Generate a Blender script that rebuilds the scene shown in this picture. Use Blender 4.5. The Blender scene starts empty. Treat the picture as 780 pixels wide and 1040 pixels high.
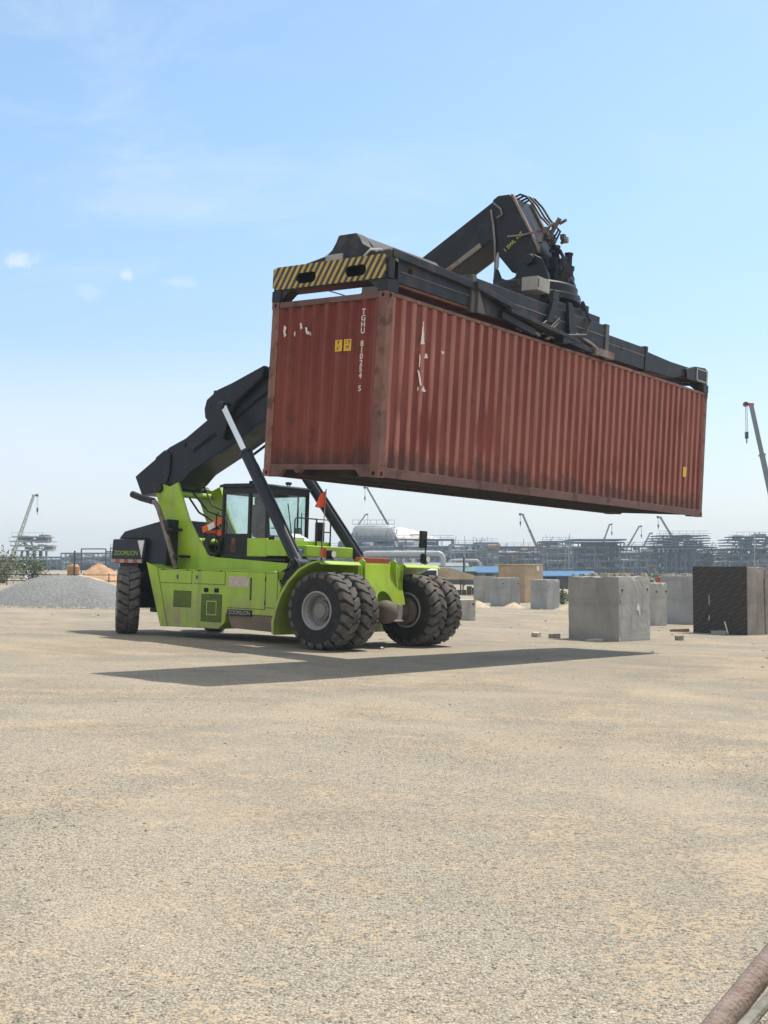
import bpy, bmesh, math, random
from mathutils import Vector, Matrix
R = math.radians
random.seed(7)
scene = bpy.context.scene
COL = scene.collection

# ------------------------------------------------------------------ camera
F_PX, PITCH = 1224.78, R(2.5245)
CAM = Vector((0, 0, 1.555))
cd = bpy.data.cameras.new('camera'); cam = bpy.data.objects.new('camera', cd); COL.objects.link(cam)
cam.location = CAM; cam.rotation_euler = (R(90) + PITCH, 0, 0)
cd.sensor_fit = 'VERTICAL'; cd.sensor_height = 24; cd.lens = 24 * F_PX / 1040
cd.clip_start = 0.05; cd.clip_end = 9000
scene.camera = cam

def ray(u, v):
    return Matrix.Rotation(PITCH, 3, 'X') @ Vector(((u - 390) / F_PX, 1, (520 - v) / F_PX))
def at(u, v, y):
    d = ray(u, v); return CAM + d * (y / d.y)
def G(x, y):
    yy = y if y < 35 else 35 + 25 * math.tanh((y - 35) / 25)
    return -.028 * 30 * math.tanh(x / 30) - .0093 * yy

# ------------------------------------------------------------------ materials
def nodes_of(name):
    m = bpy.data.materials.new(name); m.use_nodes = True
    nt = m.node_tree; nt.nodes.clear()
    out = nt.nodes.new('ShaderNodeOutputMaterial')
    return m, nt, out
class NB:
    def __init__(s, nt): s.nt = nt
    def n(s, t, **kw):
        x = s.nt.nodes.new(t)
        for k, v in kw.items():
            if k.startswith('i_'): x.inputs[k[2:].replace('_', ' ')].default_value = v
            else: setattr(x, k, v)
        return x
    def l(s, a, b): s.nt.links.new(a, b)
    def mix(s, fac, a, b, mode='MIX'):
        x = s.nt.nodes.new('ShaderNodeMix'); x.data_type = 'RGBA'; x.blend_type = mode
        for sock, val in ((x.inputs[0], fac), (x.inputs[6], a), (x.inputs[7], b)):
            if hasattr(val, 'links'): s.l(val, sock)
            elif isinstance(val, (int, float)): sock.default_value = val
            else: sock.default_value = (*val, 1)
        return x.outputs[2]
    def math(s, op, a, b=0.0, clamp=False):
        x = s.nt.nodes.new('ShaderNodeMath'); x.operation = op; x.use_clamp = clamp
        for sock, val in ((x.inputs[0], a), (x.inputs[1], b)):
            if hasattr(val, 'links'): s.l(val, sock)
            else: sock.default_value = val
        return x.outputs[0]
    def ramp(s, v, lo, hi, a=0., b=1.):
        x = s.nt.nodes.new('ShaderNodeMapRange'); x.interpolation_type = 'SMOOTHSTEP'
        s.l(v, x.inputs[0])
        x.inputs[1].default_value = lo; x.inputs[2].default_value = hi
        x.inputs[3].default_value = a; x.inputs[4].default_value = b
        return x.outputs[0]
    def noise(s, vec, scale, detail=5, rough=.55, dist=0.):
        x = s.n('ShaderNodeTexNoise'); x.inputs['Scale'].default_value = scale
        x.inputs['Detail'].default_value = detail; x.inputs['Roughness'].default_value = rough
        x.inputs['Distortion'].default_value = dist
        s.l(vec, x.inputs['Vector']); return x.outputs[0]
    def mapping(s, vec, scale=(1, 1, 1), rot=(0, 0, 0)):
        x = s.n('ShaderNodeMapping'); x.inputs['Scale'].default_value = scale; x.inputs['Rotation'].default_value = rot
        s.l(vec, x.inputs['Vector']); return x.outputs[0]
def scl(c, f): return tuple(min(1, v * f) for v in c)

def M(name, base, rough=.6, metal=0., var=.12, vscale=1.5, dirt=None, bump=0., bscale=30., coat=0., streak=None, spec=.5, low=None):
    """painted / mineral surface: tone variation, optional dirt patches, streaks and bump"""
    m, nt, out = nodes_of(name); b = NB(nt)
    tc = b.n('ShaderNodeTexCoord').outputs['Object']
    n1 = b.noise(tc, vscale, 6)
    col = b.mix(b.ramp(n1, .3, .7), scl(base, 1 - var), scl(base, 1 + var))
    rsock = None
    if streak:
        sc, amt, ds = streak
        n3 = b.noise(b.mapping(tc, (ds, ds, ds * .06)), 1., 5, .6)
        col = b.mix(b.math('MULTIPLY', b.ramp(n3, .5, .75), amt), col, sc)
    if dirt:
        dc, amt, ds, lo = dirt
        n2 = b.noise(tc, ds, 8, .65)
        fac = b.math('MULTIPLY', b.ramp(n2, lo, lo + .16), amt)
        col = b.mix(fac, col, dc)
        rsock = b.math('ADD', b.math('MULTIPLY', fac, .35), rough, True)
    if low:                                 # mud film thrown up from the ground: (colour, z full, z none, amount)
        sz = b.n('ShaderNodeSeparateXYZ'); b.l(tc, sz.inputs[0])
        lm_ = b.math('MULTIPLY', b.ramp(sz.outputs[2], low[1], low[2], 1, 0), b.ramp(b.noise(b.mapping(tc, (2.2, 2.2, 1.1)), 1.6, 8, .68), .34, .66))
        col = b.mix(b.math('MULTIPLY', lm_, low[3]), col, low[0])
        sc_ = b.noise(b.mapping(tc, (7, 7, 7)), 1., 9, .74)
        col = b.mix(b.math('MULTIPLY', b.ramp(sc_, .67, .70), .75), col, (.05, .055, .035))
    p = b.n('ShaderNodeBsdfPrincipled')
    b.l(col, p.inputs['Base Color']); p.inputs['Roughness'].default_value = rough
    if rsock: b.l(rsock, p.inputs['Roughness'])
    p.inputs['Metallic'].default_value = metal; p.inputs['Coat Weight'].default_value = coat; p.inputs['Specular IOR Level'].default_value = spec
    if bump:
        bn = b.n('ShaderNodeBump'); bn.inputs['Strength'].default_value = bump; bn.inputs['Distance'].default_value = .02
        b.l(b.noise(tc, bscale, 6, .6), bn.inputs['Height']); b.l(bn.outputs[0], p.inputs['Normal'])
    b.l(p.outputs[0], out.inputs[0]); return m

DUST = (.33, .26, .18)
GREEN = M('lime_green_paint', (.345, .535, .02), .38, var=.07, dirt=(DUST, .5, 2.2, .54), coat=.15, streak=((.20, .27, .06), .45, 3.5), low=((.30, .245, .16), .25, 1.75, .9))
GREEN_D = M('vent_mesh_green', (.13, .21, .03), .6, var=.15, dirt=(DUST, .4, 8, .5))
SEAM = M('panel_seam', (.05, .07, .015), .8)
YELLOW_GREEN = M('sun_faded_lime_paint', (.52, .60, .045), .45, var=.05, dirt=(DUST, .5, 3, .58), streak=((.34, .36, .08), .35, 4.))
BOOM = M('dark_grey_boom_paint', (.0095, .0125, .019), .42, var=.25, vscale=1.2, dirt=((.045, .045, .048), .6, 1.8, .53), streak=((.035, .037, .042), .35, 2.), spec=.28)
DARK = M('dark_machine_paint', (.014, .016, .020), .5, var=.2, dirt=(DUST, .3, 4, .56), spec=.3)
HOOD = M('charcoal_hood_paint', (.013, .018, .029), .42, var=.15, dirt=((.09, .085, .08), .5, 2.5, .56), spec=.35)
STEEL_D = M('grimy_spreader_steel', (.017, .020, .027), .5, var=.3, vscale=2.5, dirt=((.095, .085, .078), .7, 2.4, .52), streak=((.10, .05, .03), .5, 3.), spec=.3)
STEEL_L = M('scuffed_bare_steel', (.22, .19, .17), .5, var=.25, vscale=4, dirt=((.2, .07, .035), .8, 3, .5))
STEEL_M = M('worn_grey_steel', (.10, .095, .09), .55, var=.25, vscale=4, dirt=((.17, .10, .07), .7, 3, .5))
RUSTY = M('rusty_red_steel', (.16, .06, .04), .75, var=.25, dirt=((.05, .03, .025), .6, 4, .52))
CHROME = M('chrome_rod', (.75, .77, .8), .22, metal=1., var=.05)
BLACK = M('black_rubber', (.012, .012, .013), .6, var=.2)
TYRE = M('dusty_tyre_rubber', (.022, .021, .021), .85, var=.2, vscale=5, dirt=((.07, .063, .057), .5, 4.5, .5), bump=.15)
TREAD = M('dusty_tyre_tread', (.088, .084, .081), .9, var=.25, vscale=6, dirt=((.20, .175, .145), .65, 5, .48), bump=.25)
RIM = M('grey_wheel_paint', (.33, .33, .33), .5, var=.15, dirt=(DUST, .35, 6, .54))
HUB = M('dusty_hub', (.20, .195, .185), .6, var=.2, dirt=(DUST, .5, 8, .52))
AXLE = M('dusty_axle_steel', (.115, .09, .072), .75, var=.3, dirt=(DUST, .5, 5, .54))
PIPE = M('dusty_exhaust_pipe', (.24, .20, .17), .5, metal=.3, var=.2, dirt=((.1, .06, .04), .6, 5, .5))
RED = M('red_cloth', (.75, .10, .03), .8, var=.1)
REDPAINT = M('faded_red_paint', (.42, .07, .035), .6, var=.15)
ORANGE = M('orange_strap', (.75, .13, .03), .7, var=.15, vscale=8)
WHITE = M('white_paint', (.75, .74, .70), .6, var=.06, dirt=(DUST, .4, 5, .55))
LAMP = M('lamp_lens', (.85, .85, .80), .15)
AMBER = M('amber_lens', (.45, .12, .02), .25)
BLUE = M('blue_plate', (.10, .25, .55), .5)
YELLOW = M('yellow_sticker', (.72, .42, .03), .6, var=.1, vscale=20, dirt=((.2, .06, .03), .7, 25, .58))
BROWNPLATE = M('muddy_step_plate', (.20, .155, .115), .8, var=.2, dirt=((.10, .12, .03), .7, 3, .55))
SIGNPINK = M('faded_sign_plate', (.52, .47, .40), .6, var=.12, vscale=12, dirt=((.45, .22, .16), .6, 14, .5))
GREENTXT = M('green_lettering', (.30, .45, .05), .6)
GREYTXT = M('pale_lettering', (.42, .43, .38), .6)
YELTXT = M('yellow_lettering', (.62, .60, .06), .6)
GREYBOX = M('grey_junction_box', (.36, .35, .33), .6, var=.12, dirt=(DUST, .5, 6, .5))
SEAT = M('dark_seat_fabric', (.03, .035, .04), .85)
PAPER = M('pale_panel', (.55, .60, .62), .6, var=.1)

def glass_mat(name, tint, refl=.18):
    m, nt, out = nodes_of(name); b = NB(nt)
    t = b.n('ShaderNodeBsdfTransparent'); t.inputs[0].default_value = (*tint, 1)
    g = b.n('ShaderNodeBsdfGlossy'); g.inputs['Roughness'].default_value = .03
    tc = b.n('ShaderNodeTexCoord').outputs['Object']
    fr = b.n('ShaderNodeFresnel'); fr.inputs[0].default_value = 1.5
    d = b.n('ShaderNodeBsdfDiffuse'); d.inputs[0].default_value = (.5, .47, .4, 1)
    mx = b.n('ShaderNodeMixShader'); b.l(b.math('ADD', b.math('MULTIPLY', fr.outputs[0], .9), refl * .3, True), mx.inputs[0]); b.l(t.outputs[0], mx.inputs[1]); b.l(g.outputs[0], mx.inputs[2])
    m2 = b.n('ShaderNodeMixShader'); b.l(b.math('MULTIPLY', b.ramp(b.noise(tc, 3, 6), .4, .75), .16), m2.inputs[0]); b.l(mx.outputs[0], m2.inputs[1]); b.l(d.outputs[0], m2.inputs[2])
    b.l(m2.outputs[0], out.inputs[0]); return m
GLASS = glass_mat('tinted_cab_glass', (.78, .91, .89))

def container_mat():
    m, nt, out = nodes_of('weathered_container_paint'); b = NB(nt)
    tc = b.n('ShaderNodeTexCoord').outputs['Object']
    base = b.mix(b.ramp(b.noise(tc, .55, 5), .3, .7), (.165, .030, .021), (.228, .055, .039))
    # chalky fade in vertical streaks
    st = b.noise(b.mapping(tc, (5, 5, .35)), 1., 6, .6)
    base = b.mix(b.math('MULTIPLY', b.ramp(st, .45, .8), .55), base, (.27, .115, .09))
    # grime
    gr = b.noise(tc, 2.3, 8, .7)
    base = b.mix(b.math('MULTIPLY', b.ramp(gr, .52, .72), .65), base, (.075, .03, .026))
    # rust spots and scratches
    sp = b.noise(b.mapping(tc, (9, 9, 4)), 1., 8, .72)
    base = b.mix(b.math('MULTIPLY', b.ramp(sp, .66, .71), .85), base, (.07, .028, .016))
    sc = b.noise(b.mapping(tc, (4, 4, 26), (0, .5, 0)), 1., 4, .6)
    base = b.mix(b.math('MULTIPLY', b.ramp(sc, .74, .78), .55), base, (.36, .24, .20))
    # outer rib crests rubbed chalky, lightened further to paint in sunlit slivers
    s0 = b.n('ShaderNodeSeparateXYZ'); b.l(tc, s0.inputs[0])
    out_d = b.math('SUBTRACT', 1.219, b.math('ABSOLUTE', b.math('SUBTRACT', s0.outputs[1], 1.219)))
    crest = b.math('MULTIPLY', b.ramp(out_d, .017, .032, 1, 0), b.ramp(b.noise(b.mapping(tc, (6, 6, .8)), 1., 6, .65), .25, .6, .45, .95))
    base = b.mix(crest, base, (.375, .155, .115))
    # mud and oil splashes along the bottom 60 cm
    sep = b.n('ShaderNodeSeparateXYZ'); b.l(tc, sep.inputs[0])
    low = b.ramp(sep.outputs[2], .15, .75, 1, 0)
    mud = b.noise(b.mapping(tc, (3, 3, 1.2)), 1., 8, .7)
    fine_m = b.noise(b.mapping(tc, (11, 11, 6)), 1., 8, .75)
    mud = b.math('ADD', b.math('MULTIPLY', mud, .55), b.math('MULTIPLY', fine_m, .45))
    base = b.mix(b.math('MULTIPLY', b.ramp(b.math('ADD', mud, b.math('MULTIPLY', low, .22)), .56, .72), .68), base, (.060, .036, .028))
    p = b.n('ShaderNodeBsdfPrincipled'); b.l(base, p.inputs['Base Color']); p.inputs['Roughness'].default_value = .6
    p.inputs['Specular IOR Level'].default_value = .25
    bn = b.n('ShaderNodeBump'); bn.inputs['Strength'].default_value = .35; bn.inputs['Distance'].default_value = .03
    b.l(b.noise(tc, 3., 6, .6), bn.inputs['Height']); b.l(bn.outputs[0], p.inputs['Normal'])
    b.l(p.outputs[0], out.inputs[0]); return m
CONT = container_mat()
CPOST = M('rusty_post_paint', (.19, .085, .06), .65, var=.25, vscale=2, dirt=((.08, .045, .03), .8, 3.5, .48), streak=((.30, .20, .16), .5, 4))
CRAIL = M('dull_rail_paint', (.15, .07, .055), .65, var=.2, dirt=((.06, .04, .035), .7, 3, .5))
CUNDER = M('dark_underframe', (.035, .027, .026), .85, var=.2)
HOLE = M('dark_opening', (.008, .007, .007), .95)
FLAKE = M('bare_white_remnant', (.70, .62, .60), .7, var=.12, vscale=30)

def hazard_mat():
    m, nt, out = nodes_of('hazard_stripe_paint'); b = NB(nt)
    tc = b.n('ShaderNodeTexCoord').outputs['Object']
    sep = b.n('ShaderNodeSeparateXYZ'); b.l(tc, sep.inputs[0])
    # stripes lean like the photographed plate (up to the left of y)
    v = b.math('ADD', b.math('MULTIPLY', sep.outputs[1], 1 / .128), b.math('MULTIPLY', sep.outputs[2], .60 / .128))
    fr = b.math('FRACT', v)
    f = b.math('LESS_THAN', fr, .52)
    yel = b.mix(b.ramp(b.noise(tc, 9, 6), .3, .7), (.42, .29, .06), (.52, .37, .09))
    col = b.mix(f, yel, (.035, .032, .033))
    col = b.mix(b.math('MULTIPLY', b.ramp(b.noise(tc, 5, 8, .7), .58, .7), .6), col, (.15, .12, .09))
    p = b.n('ShaderNodeBsdfPrincipled'); b.l(col, p.inputs['Base Color']); p.inputs['Roughness'].default_value = .55
    b.l(p.outputs[0], out.inputs[0]); return m
HAZARD = hazard_mat()

def concrete(name, base, var=.12, stain=(.2, .19, .17), amt=.5, bands=True):
    m, nt, out = nodes_of(name); b = NB(nt)
    tc = b.n('ShaderNodeTexCoord').outputs['Object']
    col = b.mix(b.ramp(b.noise(tc, 1.3, 8, .65), .32, .68), scl(base, 1 - var), scl(base, 1 + var))
    n2 = b.noise(b.mapping(tc, (2.5, 2.5, .5)), 1., 7, .65)
    col = b.mix(b.math('MULTIPLY', b.ramp(n2, .5, .72), amt), col, stain)
    sp = b.noise(tc, 40, 3, .6)
    col = b.mix(b.math('MULTIPLY', b.ramp(sp, .64, .7), .4), col, scl(base, .45))
    if bands:
        n3 = b.noise(b.mapping(tc, (.4, .4, 3.2)), 1., 3, .5)
        col = b.mix(b.math('MULTIPLY', b.ramp(n3, .5, .58), .25), col, scl(base, .6))
    p = b.n('ShaderNodeBsdfPrincipled'); b.l(col, p.inputs['Base Color']); p.inputs['Roughness'].default_value = .9
    bn = b.n('ShaderNodeBump'); bn.inputs['Strength'].default_value = .25; bn.inputs['Distance'].default_value = .02
    b.l(b.noise(tc, 18, 6, .65), bn.inputs['Height']); b.l(bn.outputs[0], p.inputs['Normal'])
    b.l(p.outputs[0], out.inputs[0]); return m
CONC = concrete('cast_concrete', (.355, .348, .335))
CONC_B = concrete('bluish_concrete', (.325, .335, .345))
CONC_W = concrete('pale_concrete', (.43, .42, .40))
TANC = concrete('tan_plaster', (.42, .31, .20), stain=(.30, .21, .13))
BROWNC = concrete('brown_board_concrete', (.25, .222, .20), .2, (.13, .11, .095), .7)
def tarp_mat():
    m, nt, out = nodes_of('black_dimpled_sheet'); b = NB(nt)
    tc = b.n('ShaderNodeTexCoord').outputs['Object']
    w = b.n('ShaderNodeTexWave', wave_type='BANDS', bands_direction='Y'); w.inputs['Scale'].default_value = 1.25
    w.inputs['Distortion'].default_value = 2.5; w.inputs['Detail'].default_value = 3; w.inputs['Detail Scale'].default_value = 2.2
    b.l(b.mapping(tc, (1, 1, 1), (R(-38), 0, 0)), w.inputs['Vector'])
    w2 = b.n('ShaderNodeTexWave', wave_type='BANDS', bands_direction='Z'); w2.inputs['Scale'].default_value = 2.6
    w2.inputs['Distortion'].default_value = 3.; w2.inputs['Detail'].default_value = 3; w2.inputs['Detail Scale'].default_value = 1.6
    b.l(b.mapping(tc, (1, 1, 1), (R(22), 0, 0)), w2.inputs['Vector'])
    f = b.math('MULTIPLY', b.ramp(w.outputs[1], .1, .7), b.ramp(w2.outputs[1], .3, .8))
    col = b.mix(f, (.034, .028, .025), (.060, .051, .046)); col = b.mix(b.math('MULTIPLY', b.ramp(b.noise(tc, 1.6, 7, .65), .5, .7), .5), col, (.045, .035, .03))
    p = b.n('ShaderNodeBsdfPrincipled'); b.l(col, p.inputs['Base Color']); p.inputs['Roughness'].default_value = .75
    bn = b.n('ShaderNodeBump'); bn.inputs['Strength'].default_value = .6; bn.inputs['Distance'].default_value = .03
    b.l(f, bn.inputs['Height']); b.l(bn.outputs[0], p.inputs['Normal'])
    b.l(p.outputs[0], out.inputs[0]); return m
TARP = tarp_mat()

def ground_mat():
    m, nt, out = nodes_of('gravel_and_sand'); b = NB(nt)
    tc = b.n('ShaderNodeTexCoord').outputs['Object']
    big = b.noise(b.mapping(tc, (.75, 1.0, 1)), .30, 6, .62, .5)
    med = b.noise(b.mapping(tc, (.8, 1.6, 1)), 1.7, 6, .65)
    field = b.math('ADD', b.math('MULTIPLY', big, .68), b.math('MULTIPLY', med, .32))
    gravel = b.ramp(field, .38, .58)                                # 0 sand, 1 stones
    def vor(scale, rnd=1.):
        x = b.n('ShaderNodeTexVoronoi'); x.inputs['Scale'].default_value = scale; x.inputs['Randomness'].default_value = rnd
        b.l(tc, x.inputs['Vector']); s = b.n('ShaderNodeSeparateColor'); b.l(x.outputs['Color'], s.inputs[0])
        return x.outputs['Distance'], s.outputs[0], s.outputs[1]
    d1, r1, q1 = vor(60); d2, r2, q2 = vor(150); d3, r3, q3 = vor(22)
    sand = b.mix(b.ramp(b.noise(tc, 3.2, 7, .6), .3, .7), (.43, .35, .262), (.50, .412, .312))
    sand = b.mix(b.math('MULTIPLY', b.ramp(b.noise(tc, .23, 3), .45, .65), .6), sand, (.44, .35, .265))
    sand = b.mix(b.math('MULTIPLY', b.ramp(r2, .55, .95), .5), sand, (.38, .31, .215))
    stone = b.mix(r1, (.195, .18, .154), (.525, .482, .41))
    stone = b.mix(b.ramp(q1, .86, .93), stone, (.105, .10, .09))
    stone = b.mix(b.math('MULTIPLY', b.ramp(d1, .35, .75), .6), stone, (.20, .17, .125))
    fine = b.mix(r2, (.25, .225, .186), (.515, .468, .39))
    stone = b.mix(b.math('GREATER_THAN', q2, .55), stone, fine)
    # stones break through the sand one by one
    thr = b.math('LESS_THAN', r1, b.math('ADD', b.math('MULTIPLY', gravel, .82), .26))
    col = b.mix(thr, sand, stone)
    # distance from camera is not used: bigger loose stones
    big_st = b.math('MULTIPLY', b.math('GREATER_THAN', q3, .975), b.math('LESS_THAN', d3, .38))
    col = b.mix(big_st, col, b.mix(r3, (.16, .145, .125), (.42, .38, .31)))
    tone = b.noise(b.mapping(tc, (.8, .9, 1)), .34, 6, .64, .6)
    col = b.mix(b.ramp(tone, .36, .62), b.mix(1., col, (.78, .795, .80), "MULTIPLY"), b.mix(1., col, (1.0, .972, .93), 'MULTIPLY'))
    # wheel-worn bands where machines turned on the yard
    sp = b.n('ShaderNodeSeparateXYZ'); b.l(tc, sp.inputs[0]); worn = None
    for cx, cy, rad in ((24., 9., 22.), (24., 9., 25.6), (-30., 2., 33.), (-30., 2., 36.4), (4., 60., 44.), (4., 60., 47.5)):
        dx = b.math('SUBTRACT', sp.outputs[0], cx); dy = b.math('SUBTRACT', sp.outputs[1], cy)
        rr = b.math('SQRT', b.math('ADD', b.math('MULTIPLY', dx, dx), b.math('MULTIPLY', dy, dy)))
        k = b.ramp(b.math('ABSOLUTE', b.math('SUBTRACT', b.math('ADD', rr, b.math('MULTIPLY', med, .5)), rad)), .2, .62, 1, 0)
        worn = k if worn is None else b.math('MAXIMUM', worn, k)
    worn = b.math('MULTIPLY', worn, b.ramp(b.noise(tc, .5, 5, .65), .38, .62))
    col = b.mix(b.math('MULTIPLY', worn, .42), col, b.mix(r2, (.36, .30, .23), (.50, .43, .34)))
    p = b.n('ShaderNodeBsdfPrincipled'); b.l(col, p.inputs['Base Color']); p.inputs['Roughness'].default_value = .95
    p.inputs['Specular IOR Level'].default_value = .15
    h = b.math('ADD', b.math('MULTIPLY', b.math('SUBTRACT', 1., d1), b.math('MULTIPLY', thr, 1.)), b.math('MULTIPLY', b.math('SUBTRACT', 1., d2), .35))
    h = b.math('ADD', h, b.math('MULTIPLY', big_st, 1.2))
    bn = b.n('ShaderNodeBump'); bn.inputs['Strength'].default_value = .9; bn.inputs['Distance'].default_value = .014
    b.l(h, bn.inputs['Height']); b.l(bn.outputs[0], p.inputs['Normal'])
    b.l(p.outputs[0], out.inputs[0]); return m

# ------------------------------------------------------------------ mesh builder
class MB:
    def __init__(s): s.v = []; s.f = []; s.m = []; s.mi = 0; s.smooth = []
    def _add(s, vs, fs, smooth=False):
        o = len(s.v); s.v += [tuple(p) for p in vs]
        for f in fs: s.f.append([i + o for i in f]); s.m.append(s.mi); s.smooth.append(smooth)
    def quad(s, *p): s._add(p, [list(range(len(p)))])
    def box8(s, b, t):                      # b, t: four corners each, counter-clockwise from above
        s._add(list(b) + list(t), [(3, 2, 1, 0), (4, 5, 6, 7), (0, 1, 5, 4), (1, 2, 6, 5), (2, 3, 7, 6), (3, 0, 4, 7)])
    def box(s, x0, x1, y0, y1, z0, z1):
        s.box8([(x0, y0, z0), (x1, y0, z0), (x1, y1, z0), (x0, y1, z0)], [(x0, y0, z1), (x1, y0, z1), (x1, y1, z1), (x0, y1, z1)])
    def prism(s, poly, y0, y1, axes='xz'):  # polygon in two axes, extruded along the third
        def P(a, b, c):
            if axes == 'xz': return (a, c, b)
            if axes == 'yz': return (c, a, b)
            return (a, b, c)
        n = len(poly); vs = [P(a, b, y0) for a, b in poly] + [P(a, b, y1) for a, b in poly]
        s._add(vs, [list(range(n))[::-1], list(range(n, 2 * n))] + [(i, (i + 1) % n, (i + 1) % n + n, i + n) for i in range(n)])
    def cyl(s, p0, p1, r, n=16, r1=None, caps=True):
        p0 = Vector(p0); p1 = Vector(p1); r1 = r if r1 is None else r1
        d = (p1 - p0).normalized(); a = d.orthogonal().normalized(); c = d.cross(a)
        vs = []
        for p, rr in ((p0, r), (p1, r1)):
            for i in range(n):
                t = 2 * math.pi * i / n; vs.append(p + a * (rr * math.cos(t)) + c * (rr * math.sin(t)))
        s._add(vs, [(i, (i + 1) % n, (i + 1) % n + n, i + n) for i in range(n)], True)
        if caps: o = len(s.v) - 2 * n; s.f += [[o + i for i in range(n)][::-1], [o + n + i for i in range(n)]]; s.m += [s.mi] * 2; s.smooth += [False] * 2
    def tube(s, path, r, n=10):
        path = [Vector(p) for p in path]; rings = []
        up = None
        for i, p in enumerate(path):
            d = (path[min(i + 1, len(path) - 1)] - path[max(i - 1, 0)]).normalized()
            if up is None: up = d.orthogonal().normalized()
            up = (up - d * up.dot(d)).normalized(); c = d.cross(up)
            rings.append([p + up * (r * math.cos(2 * math.pi * k / n)) + c * (r * math.sin(2 * math.pi * k / n)) for k in range(n)])
        vs = [q for rg in rings for q in rg]; fs = []
        for i in range(len(path) - 1):
            for k in range(n): fs.append((i * n + k, i * n + (k + 1) % n, (i + 1) * n + (k + 1) % n, (i + 1) * n + k))
        s._add(vs, fs, True)
        s._add(rings[0], [list(range(n))[::-1]]); s._add(rings[-1], [list(range(n))])
    def lathe(s, prof, n=48, axis='y', cen=(0, 0, 0)):  # prof: (r, h) along the axis
        vs = []
        for r, h in prof:
            for i in range(n):
                t = 2 * math.pi * i / n; a, c = r * math.cos(t), r * math.sin(t)
                q = (a, h, c) if axis == 'y' else ((h, a, c) if axis == 'x' else (a, c, h))
                vs.append((q[0] + cen[0], q[1] + cen[1], q[2] + cen[2]))
        fs = []
        for j in range(len(prof) - 1):
            for i in range(n): fs.append((j * n + i, j * n + (i + 1) % n, (j + 1) * n + (i + 1) % n, (j + 1) * n + i))
        s._add(vs, fs, True)
    def bar(s, p0, p1, w, h=None):           # rectangular bar between two points
        p0 = Vector(p0); p1 = Vector(p1); h = w if h is None else h
        d = (p1 - p0).normalized(); a = d.cross(Vector((0, 0, 1)))
        if a.length < 1e-4: a = Vector((1, 0, 0))
        a.normalize(); c = a.cross(d).normalized()
        q = [(-a * w - c * h) / 2, (a * w - c * h) / 2, (a * w + c * h) / 2, (-a * w + c * h) / 2]
        s.box8([p0 + k for k in q], [p1 + k for k in q])
    def build(s, name, mat, parent=None, bevel=0., loc=None, sharp=35):
        me = bpy.data.meshes.new(name); me.from_pydata(s.v, [], s.f)
        for mm in (mat if isinstance(mat, (list, tuple)) else [mat]): me.materials.append(mm)
        me.polygons.foreach_set('material_index', s.m)
        me.polygons.foreach_set('use_smooth', [True] * len(s.f))
        bm = bmesh.new(); bm.from_mesh(me); bmesh.ops.recalc_face_normals(bm, faces=bm.faces); bm.to_mesh(me); bm.free()
        me.set_sharp_from_angle(angle=R(sharp)); me.update()
        o = bpy.data.objects.new(name, me); COL.objects.link(o)
        if parent: o.parent = parent
        if loc: o.location = loc
        if bevel:
            md = o.modifiers.new('bevel', 'BEVEL'); md.width = bevel; md.segments = 2; md.limit_method = 'ANGLE'; md.angle_limit = R(40)
        return o
def tag(o, label=None, cat=None, group=None, kind=None):
    if label: o['label'] = label
    if cat: o['category'] = cat
    if group: o['group'] = group
    if kind: o['kind'] = kind
    return o
def empty(name, loc=(0, 0, 0), rz=0.):
    o = bpy.data.objects.new(name, None); COL.objects.link(o); o.location = loc; o.rotation_euler = (0, 0, rz); o.empty_display_size = .3; return o
def copy_tree(o, parent=None):
    c = o.copy(); COL.objects.link(c)
    if parent: c.parent = parent
    for ch in list(o.children): copy_tree(ch, c)
    return c
def text(name, body, size, mat, parent, origin, xdir, updir, depth=.004, align='CENTER', bold=0.):
    cu = bpy.data.curves.new(name, 'FONT'); cu.body = body; cu.size = size; cu.align_x = align; cu.align_y = 'CENTER'; cu.extrude = depth; cu.offset = bold
    t = bpy.data.objects.new(name + '_curve', cu); COL.objects.link(t)
    bpy.context.view_layer.update()
    me = bpy.data.meshes.new_from_object(t.evaluated_get(bpy.context.evaluated_depsgraph_get()))
    bpy.data.objects.remove(t); bpy.data.curves.remove(cu)
    me.name = name; me.materials.clear(); me.materials.append(mat)
    o = bpy.data.objects.new(name, me); COL.objects.link(o); o.parent = parent
    x = Vector(xdir).normalized(); u = Vector(updir).normalized(); n = x.cross(u)
    o.matrix_basis = Matrix(((x.x, u.x, n.x, origin[0]), (x.y, u.y, n.y, origin[1]), (x.z, u.z, n.z, origin[2]), (0, 0, 0, 1)))
    return o

# ------------------------------------------------------------------ frames of the two main machines
TM = Matrix(((.78766, .61548, .02799, -.13), (-.61590, .78777, .00930, 26.55), (-.01633, -.02456, .99957, -.2433), (0, 0, 0, 1)))
CM = Matrix(((.61671, -.78530, .05448, -.1049), (.78695, .61674, -.01827, 18.518), (-.01926, .05414, .99835, 2.9084), (0, 0, 0, 1)))
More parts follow.
